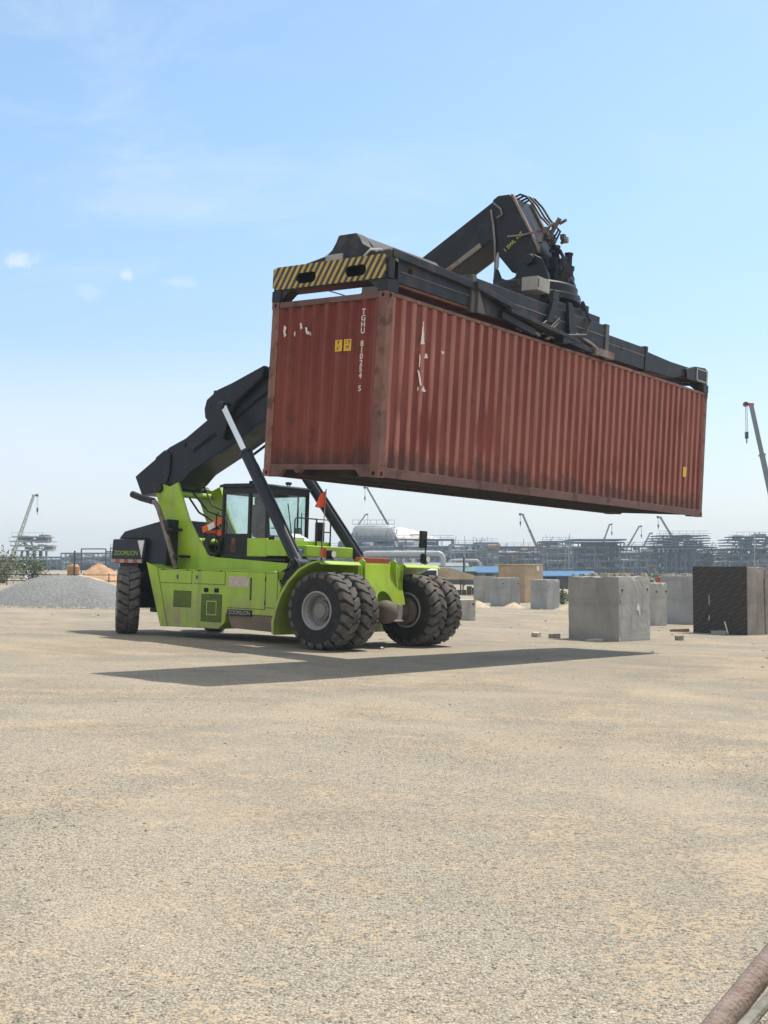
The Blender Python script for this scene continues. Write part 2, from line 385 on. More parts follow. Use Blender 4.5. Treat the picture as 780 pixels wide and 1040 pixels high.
# ------------------------------------------------------------------ shipping container (own axes: x along, y across, z up)
L, W, H = 12.192, 2.438, 2.896
cont = empty('shipping_container'); cont.matrix_world = CM
tag(cont, 'weathered red brown corrugated shipping container held in the air by the lifting machine', 'shipping container')
def corrug(b, x0, x1, z0, z1, place, pitch, d=.036, rail=0):
    """trapezoid profile along a; place(a, depth, z)"""
    n = round((x1 - x0) / pitch); p = (x1 - x0) / n; prof = []
    for i in range(n):
        a = x0 + i * p
        prof += [(a, 0), (a + p * .26, 0), (a + p * .5, d), (a + p * .76, d)]
    prof.append((x1, 0))
    rr = random.Random(int(x1 * 10)); m = len(prof); nz = 12; dn = [(rr.uniform(x0, x1), rr.uniform(z0, z1), rr.uniform(.15, .5), rr.uniform(-.006, .02)) for _ in range(int((x1 - x0) * 3))]
    def bulge(a, z): return sum(k * math.exp(-((a - p_) ** 2 + (z - q_) ** 2) / (s_ * s_)) for p_, q_, s_, k in dn) * min(1, (a - x0) * 5, (x1 - a) * 5, (z - z0) * 6, (z1 - z) * 6)
    wig = [(rr.uniform(-.006, .006), rr.uniform(0, 6.28)) for _ in range(n + 1)]
    vs = []
    for j in range(nz + 1):
        z = z0 + (z1 - z0) * j / nz
        for i, (a, k) in enumerate(prof): vs.append(place(a + (wig[i // 4][0] * math.sin(wig[i // 4][1] + 4 * j / nz) * min(1, j, nz - j) if 0 < i < m - 1 else 0), k + bulge(a, z), z))
    b._add(vs, [(j * m + i, j * m + i + 1, (j + 1) * m + i + 1, (j + 1) * m + i) for j in range(nz) for i in range(m - 1)])
for y, sg in ((0., 1), (W, -1)):
    b = MB(); corrug(b, .165, L - .165, .16, H - .06, lambda a, k, z: (a, y + sg * (.012 + k), z), .278)
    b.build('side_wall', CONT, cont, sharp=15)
    b = MB(); b.box(.165, L - .165, y + sg * .002, y + sg * .06, H - .06, H - .004); b.build('top_rail', CPOST, cont, .006)
    b = MB(); b.prism([(y + sg * .0, 0.012), (y + sg * .05, 0.012), (y + sg * .05, .03), (y + sg * .012, .03), (y + sg * .012, .16), (y + sg * .0, .16)], .165, L - .165, 'yz')
    b.build('bottom_rail', CRAIL, cont, .004)
for x, sg in ((0., 1), (L, -1)):
    b = MB(); corrug(b, .17, W - .17, .2, H - .1, lambda a, k, z: (x + sg * (.02 + k), a, z), .255, .055)
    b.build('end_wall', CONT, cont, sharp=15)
    b = MB(); b.box(x + sg * .004, x + sg * .07, .165, W - .165, H - .1, H - .006); b.build('header', CRAIL, cont, .006)
    b = MB(); b.prism([(.165, .006), (.36, .006), (.46, .115), (W - .86, .115), (W - .80, .06), (W - .72, .06), (W - .68, .115), (W - .46, .115), (W - .36, .006), (W - .165, .006), (W - .165, .2), (.165, .2)], x + sg * .004, x + sg * .09, 'yz')
    b.build('end_sill', CRAIL, cont, .006)
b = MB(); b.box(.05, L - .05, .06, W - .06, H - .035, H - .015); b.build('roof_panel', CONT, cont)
b = MB(); b.box(.09, L - .09, .05, W - .05, .15, .18)
for i in range(40):
    x = .35 + i * .295; b.box(x, x + .05, .05, W - .05, .03, .15)
b.box(.09, 3.3, .72, .78, .02, .15); b.box(.09, 3.3, W - .78, W - .72, .02, .15)
b.build('underframe', CUNDER, cont)
for x, sx in ((0., 1), (L, -1)):
    for y, sy in ((0., 1), (W, -1)):
        b = MB(); b.prism([(x, y + sy * .012), (x + sx * .012, y), (x + sx * .165, y), (x + sx * .165, y + sy * .05), (x + sx * .05, y + sy * .05), (x + sx * .05, y + sy * .165), (x, y + sy * .165)], .118, H - .118, 'xy')
        b.build('corner_post', CPOST, cont, .005)
        for z in (0., H - .118):
            b = MB(); b.box(min(x - sx * .004, x + sx * .174), max(x - sx * .004, x + sx * .174), min(y - sy * .004, y + sy * .158), max(y - sy * .004, y + sy * .158), z, z + .118)
            b.mi = 1
            xx, yy = x - sx * .0065, y - sy * .0065
            b._add([(xx, y + sy * (.08 + .030 * math.cos(t)), z + .06 + .036 * math.sin(t)) for t in [k * math.pi / 6 for k in range(12)]], [range(12)])
            b._add([(x + sx * (.09 + .034 * math.cos(t)), yy, z + .06 + .036 * math.sin(t)) for t in [k * math.pi / 6 for k in range(12)]], [range(12)])
            b.build('corner_casting', [CPOST, HOLE], cont, .003)
# markings on the near end and the long side
jr = random.Random(9)
def ragged(poly):
    o_ = []
    for i, (a, c) in enumerate(poly):
        d, e = poly[(i + 1) % len(poly)]
        for t in range(6): f_ = t / 6; o_.append((a + (d - a) * f_ + jr.uniform(-.007, .007), c + (e - c) * f_ + jr.uniform(-.007, .007)))
    return o_
for poly in ([(2.16, 2.5), (2.10, 2.46), (2.13, 2.40), (2.10, 2.33), (2.15, 2.30), (2.17, 2.41)], [(1.92, 2.38), (1.895, 2.38), (1.9, 2.3), (1.92, 2.31)], [(1.82, 2.51), (1.78, 2.52), (1.74, 2.43), (1.79, 2.41)],
             [(1.69, 2.43), (1.65, 2.44), (1.635, 2.38), (1.60, 2.36), (1.60, 2.31), (1.66, 2.33)], [(1.58, 2.36), (1.555, 2.34), (1.55, 2.30), (1.575, 2.30)]):
    poly = ragged(poly); b = MB(); n = len(poly); b._add([(.0165, y, z) for y, z in poly] + [(.0195, y, z) for y, z in poly], [range(n), range(2 * n - 1, n - 1, -1)] + [(i, (i + 1) % n, (i + 1) % n + n, i + n) for i in range(n)])
    b.build('paint_remnant', FLAKE, cont)
for poly in ([(.975, 2.58), (1.0, 2.59), (1.02, 2.29), (1.05, 2.23), (.93, 2.21), (.955, 2.30), (.955, 2.44)], [(1.08, 2.08), (1.13, 2.08), (1.15, 2.02), (1.06, 2.0)], [(.925, 2.04), (.95, 2.05), (.955, 1.85), (.93, 1.84)],
             [(.9, 1.78), (.93, 1.79), (1.03, 1.57), (.985, 1.55)], [(1.03, 1.48), (1.08, 1.56), (1.115, 1.5), (1.17, 1.49), (1.1, 1.455)], [(.92, 1.52), (.945, 1.51), (.94, 1.47), (.915, 1.46)], [(1.5, 2.21), (1.54, 2.19), (1.61, 2.20), (1.55, 2.14)]):
    poly = ragged(poly); b = MB(); n = len(poly); b._add([(x, .0085, z) for x, z in poly] + [(x, .0115, z) for x, z in poly], [range(n), range(2 * n - 1, n - 1, -1)] + [(i, (i + 1) % n, (i + 1) % n + n, i + n) for i in range(n)])
    b.build('paint_remnant', FLAKE, cont)
for k, ch in enumerate('TGHU 810254 5'):
    if ch != ' ': text('number_lettering', ch, .125, FLAKE, cont, (.016, .463, 2.60 - k * .101), (0, -1, 0), (0, 0, 1), .002, bold=.002)
for yc, w_, s_ in ((.945, .145, "9'\n6\""), (.76, .15, '2.9\nM')):
    b = MB(); b.box(.0135, .0175, yc - w_ / 2, yc + w_ / 2, 2.0, 2.185); pl = b.build('height_sticker', YELLOW, cont)
    t = text('sticker_lettering', s_, .085, HOLE, pl, (.012, yc, 2.095), (0, -1, 0), (0, 0, 1), .001)
b = MB(); b.box(11.06, 11.24, .007, .0105, .86, 1.09); pl = b.build('yellow_sticker', YELLOW, cont)

# ------------------------------------------------------------------ reach stacker (x forward, y left, z up, origin under the front axle)
rs = empty('reach_stacker'); rs.matrix_world = TM
tag(rs, 'lime green and charcoal reach stacker with a long dark boom carrying the red brown container', 'reach stacker')
def part(b, name, mat, parent=rs, bevel=.012): return b.build(name, mat, parent, bevel)

# wheels --------------------------------------------------------------
def make_wheel():
    RW, HW = .775, .255
    b = MB()                                               # rim disc
    b.lathe([(.315, .02), (.318, -.14), (.335, -.185), (.352, -.20), (.358, -.232), (.372, -.252), (.392, -.256), (.405, -.248), (.405, -.225), (.38, -.20), (.36, -.10), (.36, .20), (.40, .235), (.40, .24), (.36, .24), (.31, .1)], 48)
    b.lathe([(.32, .0), (.29, -.02), (.22, -.03), (.22, .01), (.32, .02)], 48)
    for k in range(20):
        t = 2 * math.pi * k / 20; b.cyl((.262 * math.cos(t), -.02, .262 * math.sin(t)), (.262 * math.cos(t), -.06, .262 * math.sin(t)), .016, 6)
    w = b.build('wheel', RIM)
    b = MB(); b.lathe([(0, -.155), (.12, -.155), (.155, -.145), (.165, -.12), (.19, -.115), (.215, -.10), (.215, -.06), (0, -.06)], 32)
    for k in range(12):
        t = 2 * math.pi * k / 12; b.cyl((.185 * math.cos(t), -.11, .185 * math.sin(t)), (.185 * math.cos(t), -.135, .185 * math.sin(t)), .012, 6)
    b.build('hub', HUB, w)
    b = MB()                                               # casing
    prof = [(.40, -.225), (.43, -.232), (.50, -.252), (.60, -.262), (.68, -.258), (.735, -.246), (.762, -.225), (.768, -.1), (.77, 0), (.768, .1), (.762, .225), (.735, .246), (.68, .258), (.60, .262), (.50, .252), (.43, .232), (.40, .225)]
    b.lathe(prof, 72)
    b.lathe([(.505, -.2535), (.512, -.262), (.522, -.263), (.529, -.257)], 72)
    b.mi = 1
    N = 20                                                 # lugs: two staggered rows of curved blocks
    for row in (-1, 1):
        for k in range(N):
            t0 = 2 * math.pi * (k + (.5 if row > 0 else 0)) / N; dt = 2 * math.pi / N
            secs = [(.006, .00, .86), (.10, .10, .84), (.17, .30, .80), (.225, .42, .74), (.258, .46, .70), (.266, .46, .58)]
            vs = []
            for j, (y, sh, wd) in enumerate(secs):
                ro = (.812, .814, .810, .800, .765, .70)[j]; ri = (.755, .755, .75, .735, .72, .68)[j]
                for (ang, rr) in ((sh - wd / 2, ri), (sh + wd / 2, ri), (sh + wd / 2 - .05, ro), (sh - wd / 2 + .05, ro)):
                    t = t0 + dt * ang; vs.append((rr * math.cos(t), row * y, rr * math.sin(t)))
            fs = [(0, 1, 2, 3), tuple(4 * (len(secs) - 1) + i for i in (3, 2, 1, 0))]
            for j in range(len(secs) - 1):
                for i in range(4): fs.append((4 * j + i, 4 * j + (i + 1) % 4, 4 * j + 4 + (i + 1) % 4, 4 * j + 4 + i))
            b._add(vs, fs)
    b.build('tyre', [TYRE, TREAD], w, sharp=40)
    return w
w0 = make_wheel(); w0.parent = rs
w0.location = (0, -1.845, .81)
first = True
for (x, y, rz, fl) in ((0, -1.845, 0, 0), (0, -1.23, 0, 0), (0, 1.23, 0, 1), (0, 1.845, 0, 1), (-6.62, -1.50, -38, 0), (-6.62, 1.45, -36, 1)):
    w = w0 if first else copy_tree(w0, rs); 
    w.location = (x, y, .81); w.rotation_euler = (0, R(37 * abs(y) + 11 * x), 0) if False else (0, 0, R(rz) + (math.pi if fl else 0)); first = False

# drive axle ----------------------------------------------------------
b = MB(); b.lathe([(0, -.24), (.10, -.235), (.19, -.19), (.245, -.09), (.26, 0), (.245, .1), (.19, .2), (.1, .25), (0, .26)], 28, 'x', (.18, 0, .78))
b.cyl((0, -.98, .80), (0, .98, .80), .17, 20); b.cyl((.02, -.98, .8), (.02, -.86, .8), .30, 24); b.cyl((.02, .98, .8), (.02, .86, .8), .30, 24)
part(b, 'drive_axle', AXLE)
b = MB(); b.box(.12, .18, .28, .62, .60, .92); b.box(.16, .20, .44, .50, .58, .95); b.box(.10, .22, .28, .62, .56, .60); part(b, 'brake_bracket', RIM)
b = MB(); b.box(-6.78, -6.46, -1.2, 1.2, .62, .98); b.box(-6.95, -6.3, -.5, .5, .5, 1.05); part(b, 'steer_axle', DARK)

# main frame and pylons ------------------------------------------------
pyl = [(-6.42, 3.70), (-6.1, 3.62), (-5.82, 3.72), (-5.62, 3.30), (-5.40, 2.85), (-5.17, 2.52), (-4.95, 2.25), (-4.70, 2.05), (-4.4, 1.90), (-2.1, 1.79), (.0, 1.70), (.0, 1.05), (-1.0, .62), (-5.3, .60), (-5.75, 1.3), (-5.86, 1.66), (-6.2, 2.69), (-6.58, 3.42)]
for y0, y1 in ((-.76, -.68), (.68, .76)):
    b = MB(); b.prism(pyl, y0, y1); part(b, 'frame_plate', GREEN)
b = MB(); b.box(-5.4, 0, -.68, .68, .62, .70); b.box(-5.4, -1.2, -.68, .68, 1.55, 1.6); b.box(-6.3, -5.2, -.5, .5, .75, 1.6); part(b, 'chassis_deck', DARK)
for x, z in ((-6.12, 3.46), (-5.6, 2.3)): b = MB(); b.cyl((x, -.68, z), (x, .68, z), .08, 16); part(b, 'cross_tube', GREEN)
b = MB(); b.tube([(-4.30, -.80, 2.0), (-4.30, -.86, 2.05), (-4.30, -.86, 2.9), (-4.30, -.80, 2.95)], .016, 8); part(b, 'grab_rail', DARK, bevel=0)
b = MB(); b.cyl((-6.45, -.84, 3.60), (-6.45, .84, 3.60), .13, 20); part(b, 'pivot_pin', DARK)
# right side tank with doors and grilles
for sy in (-1, 1):
    yo, yi = sy * 1.55, sy * .77
    b = MB(); b.prism([(-5.86, 1.70), (-5.50, 1.59), (-1.70, 1.60), (-1.52, 1.23), (-1.72, .62), (-3.18, .62), (-3.20, .42), (-3.40, .26), (-5.30, .24)], min(yo, yi), max(yo, yi))
    tank = part(b, 'side_tank', GREEN)
    b = MB(); b.prism([(-5.90, 1.74), (-5.52, 1.615), (-5.10, .235), (-5.33, .235)], yo + sy * .004, yo + sy * .03); part(b, 'rear_flange', GREEN, tank, .006)
    b = MB(); b.prism([(-3.16, .618), (-1.74, .618), (-1.80, .27), (-3.0, .30)], yo + sy * -.02, yo - sy * .5); part(b, 'toe_plate', BROWNPLATE, tank)
    if sy > 0: continue
    Y = yo
    def panel(x0, x1, z0, z1, nm='hatch_door', mat=GREEN, d=.012, par=tank):
        b = MB(); b.mi = 1; b.box(x0 - .012, x1 + .012, Y - .003, Y + .02, z0 - .012, z1 + .012); b.mi = 0; b.box(x0, x1, Y - d, Y + .01, z0, z1)
        return b.build(nm, [mat, SEAM], par, .004)
    for hx0, hx1, lx in ((-5.42, -4.33, -4.80), (-4.24, -3.24, -4.14)):
        dd = panel(hx0, hx1, 1.27, 1.565); 
        b = MB(); b.box(lx - .035, lx + .035, Y - .02, Y - .012, 1.36, 1.47); b.mi = 1; b.box(lx - .012, lx + .012, Y - .032, Y - .02, 1.375, 1.455); b.build('latch', [GREYBOX, BLACK], dd)
    for hx in (-5.30, -4.46, -4.08, -3.36):
        b = MB(); b.cyl((hx - .04, Y - .016, 1.572), (hx + .04, Y - .016, 1.572), .012, 8); b.build('hinge', BLACK, tank)
    for hz in (.9, 1.42):
        b = MB(); b.cyl((-1.965, Y - .014, hz - .05), (-1.965, Y - .014, hz + .05), .014, 8); b.build('hinge', BLACK, tank)
    dd = panel(-3.13, -1.98, .76, 1.565)
    b = MB(); b.box(-2.43, -2.385, Y - .02, Y - .012, .94, 1.44); b.build('door_handle', SEAM, dd)
    b = MB(); b.box(-3.10, -2.46, Y - .017, Y - .012, 1.23, 1.46); b.build('warning_sign', SIGNPINK, dd)
    panel(-1.95, -1.62, .80, 1.55)
    def grille(x0, x1, z0, z1, nm):
        b = MB(); b.mi = 1; b.box(x0 - .012, x1 + .012, Y - .003, Y + .02, z0 - .012, z1 + .012); b.mi = 0
        k = int((z1 - z0) / .03)
        for i in range(k): zz = z0 + (i + .5) * (z1 - z0) / k; b.box(x0, x1, Y - .010, Y, zz - .006, zz + .006)
        k = int((x1 - x0) / .03)
        for i in range(k): xx = x0 + (i + .5) * (x1 - x0) / k; b.box(xx - .006, xx + .006, Y - .012, Y - .002, z0, z1)
        return b.build(nm, [GREEN_D, SEAM], tank)
    grille(-4.92, -4.34, .72, 1.08, 'vent_grille')
    gd = grille(-3.98, -3.33, .42, 1.03, 'grille_door')
    b = MB()
    for (x0, x1, z0, z1) in ((-3.80, -3.47, .56, .585), (-3.80, -3.47, .865, .89), (-3.80, -3.775, .585, .865), (-3.495, -3.47, .585, .865)): b.box(x0, x1, Y - .02, Y - .012, z0, z1)
    b.build('grille_frame', GREEN, gd)
    for x in (-3.84, -3.50):
        b = MB(); b.prism([(x - .075, 1.10), (x - .055, 1.08), (x + .055, 1.08), (x + .075, 1.10), (x + .075, 1.16), (x + .055, 1.18), (x - .055, 1.18), (x - .075, 1.16)], Y - .006, Y + .01); b.build('hand_hole', HOLE, tank)
    b = MB(); b.box(-3.13, -2.36, Y - .016, Y - .003, .585, .72); np_ = b.build('name_plate', DARK, tank)
    text('plate_lettering', 'ZOOMLION', .125, GREYTXT, np_, (-2.745, Y - .017, .652), (1, 0, 0), (0, 0, 1), .002)
# fenders --------------------------------------------------------------
arc = [(-1.22, .28), (-1.24, .52), (-1.16, .82), (-1.04, 1.10), (-.82, 1.40), (-.53, 1.65), (-.28, 1.77), (-.12, 1.82), (.03, 1.845)]
arc_in = [(x * .97 + (.03 if x < 0 else 0), z - .03) for x, z in arc]
for sy in (-1, 1):
    b = MB(); b.prism(arc + arc_in[::-1], sy * 2.12, sy * .80); fn = part(b, 'fender', YELLOW_GREEN if False else GREEN, bevel=.005)
    b = MB(); b.prism([(x, z - .035) for x, z in arc] + [(.03, .95), (-.8, .35)], sy * .795, sy * .77); part(b, 'fender_web', GREEN, bevel=0)
    b = MB(); b.prism([(.032, 1.846), (.12, 1.782), (.125, 1.765), (.115, 1.765), (.03, 1.825)], sy * 2.12, sy * .80); b.build('front_lip', GREEN, fn, .003)
# sloping front plate between the wheels, with gussets and cut-out for the axle
def slope_x(z): return .17 - (z - .93) * .29
b = MB()
n = 10; low = [(-.74, .93), (-.30, .93)] + [(-.0 - .28 * math.cos(math.pi * k / n) * 1, .93 + .30 * math.sin(math.pi * k / n)) for k in range(1, n)] + [(.30, .93), (.74, .93)]
poly = low + [(.76, 1.82), (-.76, 1.82)]
vs = [(slope_x(z), y, z) for y, z in poly] + [(slope_x(z) - .06, y, z) for y, z in poly]; m_ = len(poly)
b._add(vs, [list(range(m_)), list(range(m_, 2 * m_))[::-1]] + [(i, (i + 1) % m_, (i + 1) % m_ + m_, i + m_) for i in range(m_)])
b.box(slope_x(1.82) - .4, slope_x(1.82) - .005, -.76, .76, 1.775, 1.835)
fp = part(b, 'front_plate', GREEN, bevel=.006)
for y in (-.58, .54):
    b = MB(); b.prism([(slope_x(1.30) + .004, 1.30), (slope_x(1.82) + .13, 1.78), (slope_x(1.82) + .12, 1.88), (slope_x(1.82) + .04, 1.93), (slope_x(1.82) - .06, 1.86), (slope_x(1.5) + .003, 1.5)], y - .02, y + .02); part(b, 'gusset', GREEN, fp, .004)
b = MB(); b.box(-.30, -.16, -.52, .52, 1.84, 1.955); part(b, 'red_beam', REDPAINT)
for y in (-.66, .66): b = MB(); b.box(-.5, .02, y - .04, y + .04, .95, 1.775); part(b, 'front_frame', GREEN, bevel=.004)
# rear: engine hood and counterweight -----------------------------------
b = MB(); b.prism([(-7.52, 2.31), (-7.30, 2.50), (-5.72, 2.80), (-5.72, 1.66), (-6.40, 1.66), (-6.40, 2.31)], -1.12, 1.12); hood = part(b, 'engine_hood', HOOD, bevel=.03)
b = MB(); b.prism([(-7.62, 1.70), (-7.58, 2.30), (-6.35, 2.30), (-6.42, 1.70)], -1.25, 1.25); cw = part(b, 'counterweight', HOOD, bevel=.03)
b = MB(); b.prism([(-6.62, 2.27), (-6.38, 2.27), (-6.46, 1.85)], -1.262, -1.252); part(b, 'white_marker', WHITE, cw, 0)
b = MB(); b.mi = 0
for k in range(7):
    b.mi = k % 2; b.box(-7.60 + k * .165, -7.60 + k * .165 + .165, -1.262, -1.252, 1.715, 1.80)
b.build('reflector_band', [RIM, REDPAINT], cw)
text('counterweight_lettering', 'ZOOMLION', .165, GREENTXT, cw, (-7.05, -1.253, 1.95), (1, 0, 0), (0, 0, 1), .004)
b = MB(); b.box(-7.45, -6.75, -1.1, 1.1, 1.5, 1.70); b.box(-6.9, -5.7, -.9, .9, .95, 1.66); part(b, 'rear_frame', DARK)
b = MB(); b.cyl((-6.75, .35, 2.62), (-6.84, .35, 3.02), .022, 8); b.box(-6.90, -6.80, .30, .40, 2.98, 3.10); part(b, 'rear_lamp_mast', DARK, bevel=0)
b = MB(); b.tube([(-7.05, -1.08, 3.42), (-6.75, -1.08, 3.33), (-6.45, -1.08, 3.28), (-6.22, -1.08, 3.20), (-6.10, -1.08, 3.05), (-5.87, -1.08, 2.60), (-5.40, -1.08, 1.60)], .065, 12)
b.mi = 1; b.tube([(-7.10, -1.08, 3.43), (-6.75, -1.08, 3.33), (-6.30, -1.08, 3.24)], .085, 12)
for z, x in ((2.55, -5.85), (1.9, -5.54)): b.box(x - .05, x + .3, -1.12, -.78, z - .03, z + .03)
part(b, 'exhaust_pipe', [PIPE, DARK], bevel=0)
# cab --------------------------------------------------------------------
XR, XF, YR, YL, ZB, ZT = -4.27, -2.78, -.72, .72, 1.93, 3.56
cab_b = MB()
for (x, y) in ((XR, YR), (XR, YL), (XF, YR), (XF, YL), (-3.37, YR)):
    sx = .07 if x == XR else -.07; sy = .08 if y == YR else -.08
    xs = sorted((x, x + sx)) if x != -3.37 else [-3.41, -3.33]
    cab_b.box(xs[0], xs[1], min(y, y + sy), max(y, y + sy), ZB, ZT)
for (y, sy) in ((YR, .08), (YL, -.08)):
    for z0, z1 in ((ZB - .04, ZB + .05), (ZT - .16, ZT - .02)): cab_b.box(XR + .07, XF - .07, min(y + sy * .05, y + sy * .95), max(y + sy * .05, y + sy * .95), z0, z1)
for x, sx in ((XR, .07), (XF, -.07)):
    for z0, z1 in ((ZB, ZB + .06), (ZT - .16, ZT - .02)): cab_b.box(min(x + sx * .05, x + sx * .95), max(x + sx * .05, x + sx * .95), YR + .08, YL - .08, z0, z1)
cab_b.box(XR, XF + .6, YR, YL, ZB - .10, ZB - .04)
cab = part(cab_b, 'cab', BLACK, bevel=.008)
b = MB(); b.prism([(XR - .06, ZT), (XF + .02, ZT - .03), (XF + .03, ZT + .02), (XF - .2, ZT + .07), (XR + .1, ZT + .085), (XR - .06, ZT + .05)], YR - .06, YL + .06); part(b, 'cab_roof', DARK, cab, .015)
b = MB(); b.box(XR + .075, -3.41, YR + .01, YR + .06, ZB + .05, 2.38); b.box(XR + .075, -3.41, YR + .008, YR + .065, 2.38, 2.46)
b.mi = 1; b.box(-3.92, -3.80, YR + .002, YR + .009, 2.02, 2.36); b.build('door', [DARK, RUSTY], cab, .004)
def pane(p): 
    b = MB(); b.quad(*p); b.build('window_pane', GLASS, cab)
pane([(XR + .07, YR + .03, 2.46), (-3.41, YR + .03, 2.46), (-3.41, YR + .03, ZT - .16), (XR + .07, YR + .03, ZT - .16)])
pane([(-3.33, YR + .03, 2.36), (XF - .07, YR + .03, 2.36), (XF - .07, YR + .03, ZT - .16), (-3.33, YR + .03, ZT - .16)])
pane([(XR + .07, YL - .03, 2.36), (XF - .07, YL - .03, 2.36), (XF - .07, YL - .03, ZT - .16), (XR + .07, YL - .03, ZT - .16)])
pane([(XR + .03, YR + .08, 2.2), (XR + .03, YL - .08, 2.2), (XR + .03, YL - .08, ZT - .16), (XR + .03, YR + .08, ZT - .16)])
pane([(XF - .03, YR + .08, 2.36), (XF - .03, YL - .08, 2.36), (XF - .03, YL - .08, ZT - .16), (XF - .03, YR + .08, ZT - .16)])
b = MB(); b.box(-3.40, XF + .02, YR - .012, YR + .05, ZB + .0, 2.36); b.box(XF - .02, -2.15, YR - .005, YL + .1, ZB + .02, 2.32); b.box(-2.15, -1.55, YR - .0, YL + .2, ZB + .02, 2.20); part(b, 'cab_nose', GREEN, cab, .02)
b = MB(); b.box(-2.1, -1.62, YR - .012, YR - .003, 2.0, 2.13); b.mi = 1; b.box(-2.05, -1.66, YR - .016, YR - .012, 2.08, 2.12); b.build('blue_sign', [BLUE, WHITE], cab)
b = MB(); b.box(-3.60, -3.10, -.27, .27, 2.28, 2.42); b.prism([(-3.72, 2.40), (-3.56, 2.40), (-3.66, 3.18), (-3.80, 3.16)], -.25, .25); b.prism([(-3.80, 3.18), (-3.69, 3.18), (-3.72, 3.36), (-3.80, 3.36)], -.13, .13); b.box(-3.5, -3.2, -.2, .2, 1.98, 2.28); b.box(-3.66, -3.25, -.37, -.29, 2.52, 2.58); part(b, 'seat', SEAT, cab, .03)
b = MB(); b.prism([(XF - .12, 2.1), (XF - .12, 2.44), (-3.02, 2.34), (-3.0, 2.1)], -.6, .6); b.lathe([(.16, 0), (.175, .012), (.18, 0), (.175, -.012), (.16, 0)], 24, 'z', (-3.10, 0, 2.62)); b.cyl((-3.0, 0, 2.4), (-3.10, 0, 2.62), .025, 8); b.box(-3.26, -2.94, -.012, .012, 2.61, 2.63); part(b, 'dashboard', BLACK, cab, .006)
b = MB(); b.prism([(-3.15, 2.37), (-2.90, 2.37), (-2.90, 2.60), (-2.95, 2.66), (-3.10, 2.66), (-3.15, 2.60)], YL - .11, YL - .09); b.box(-2.70, -2.35, -.55, .1, 2.325, 2.40); b.prism([(XF + .05, 2.325), (XF + .34, 2.325), (XF + .02, 2.50)], -.3, .45); part(b, 'pale_board', PAPER, cab, .004)
b = MB(); b.bar((XF + .012, .12, 2.40), (XF + .012, -.05, 3.2), .02, .015); b.bar((XF + .012, .45, 2.40), (XF + .03, .42, 3.0), .02, .015); b.bar((-3.1, YL - .05, 2.36), (-3.1, YL - .05, 3.4), .03); part(b, 'wiper', BLACK, cab, 0)
for x, y in ((-3.43, YR + .1), (XF - .02, -.05), (-3.38, YR + .22), (XF - .02, .02)):
    b = MB(); b.cyl((x, y, ZT + .05), (x, y, ZT + .09), .015, 8); b.cyl((x - .04, y, ZT + .11), (x + .04, y, ZT + .11), .035, 12); b.build('roof_lamp', BLACK, cab)
b = MB(); b.tube([(-2.12, .25, 2.20), (-2.12, .25, 2.84), (-2.12, .75, 2.84), (-2.12, .75, 2.20)], .02, 8); b.tube([(-2.12, .25, 2.55), (-2.12, .75, 2.55)], .014, 8); b.tube([(-2.12, .25, 2.84), (-2.12, -.45, 2.84), (-2.12, -.5, 2.79), (-2.12, -.5, 2.3)], .016, 8); part(b, 'handrail', DARK, bevel=0)
# clutter behind the cab
b = MB()
for k in range(6):
    cx = -4.62 + .04 * k; b.tube([(cx + (.30 - .015 * k) * math.cos(t) * .9, -.80 - .028 * k + .14, 2.17 + (.26 - .012 * k) * math.sin(t)) for t in [j * 2 * math.pi / 20 for j in range(21)]], .034, 8)
part(b, 'hose_coil', BLACK, bevel=0)
b = MB(); b.tube([(-5.65, -.5, 3.35), (-5.5, -.3, 3.0), (-5.2, -.1, 2.8), (-4.9, 0, 2.5)], .025, 8); b.tube([(-5.75, -.3, 3.5), (-5.5, .0, 3.05), (-5.1, .2, 2.9), (-4.8, .2, 2.4)], .025, 8); b.tube([(-6.0, .3, 3.7), (-5.6, .25, 3.2), (-5.2, .3, 3.05), (-4.9, .3, 2.6)], .022, 8); part(b, 'boom_hoses', BLACK, bevel=0)
b = MB(); b.bar((-5.02, -.62, 2.55), (-4.30, -.60, 2.82), .02, .16); b.bar((-5.0, -.5, 2.50), (-4.30, -.5, 2.56), .02, .07); b.box(-4.62, -4.34, -.6, -.42, 2.40, 2.52); part(b, 'orange_straps', ORANGE, bevel=.006)
b = MB(); b.bar((-4.80, -.634, 2.60), (-4.60, -.63, 2.685), .022, .14); b.build('reflective_patch', WHITE, rs)
# lights, mirrors, pennant
def lampset(sy, xo=0):
    b = MB(); b.cyl((xo + .18, sy * 1.9, 1.98), (xo + .26, sy * 1.9, 1.98), .075, 16); b.box(xo + .12, xo + .2, sy * 1.9 - .08, sy * 1.9 + .08, 1.87, 2.06)
    b.mi = 1; b.cyl((xo + .26, sy * 1.9, 1.98), (xo + .27, sy * 1.9, 1.98), .068, 16); b.build('headlight', [DARK, LAMP], rs)
    b = MB(); b.lathe([(0, .16), (.05, .155), (.075, .12), (.08, .02), (.085, 0), (.085, -.06)], 16, 'z', (xo + .06, sy * 1.99, 1.96)); b.build('marker_lamp', AMBER if sy < 0 else DARK, rs)
lampset(-1); lampset(1, -.35)
for sy, xo in ((-1, -.12), (1, -.22)):
    b = MB(); b.cyl((xo + .05, sy * 1.9, 1.80), (xo + .05, sy * 1.9, 2.45), .018, 8); b.bar((xo + .05, sy * 1.9, 2.40), (xo - .0, sy * 1.9, 2.42), .03)
    b.mi = 1; b.box(xo - .06, xo + .02, sy * 1.9 - .11, sy * 1.9 + .11, 2.24, 2.64); b.build('mirror', [DARK, BLACK], rs, .03)
b = MB(); b.cyl((-.08, -1.9, 1.82), (.02, -1.92, 3.34), .011, 8); part(b, 'flag_pole', RIM, bevel=0)
b = MB(); n = 9; vs = []
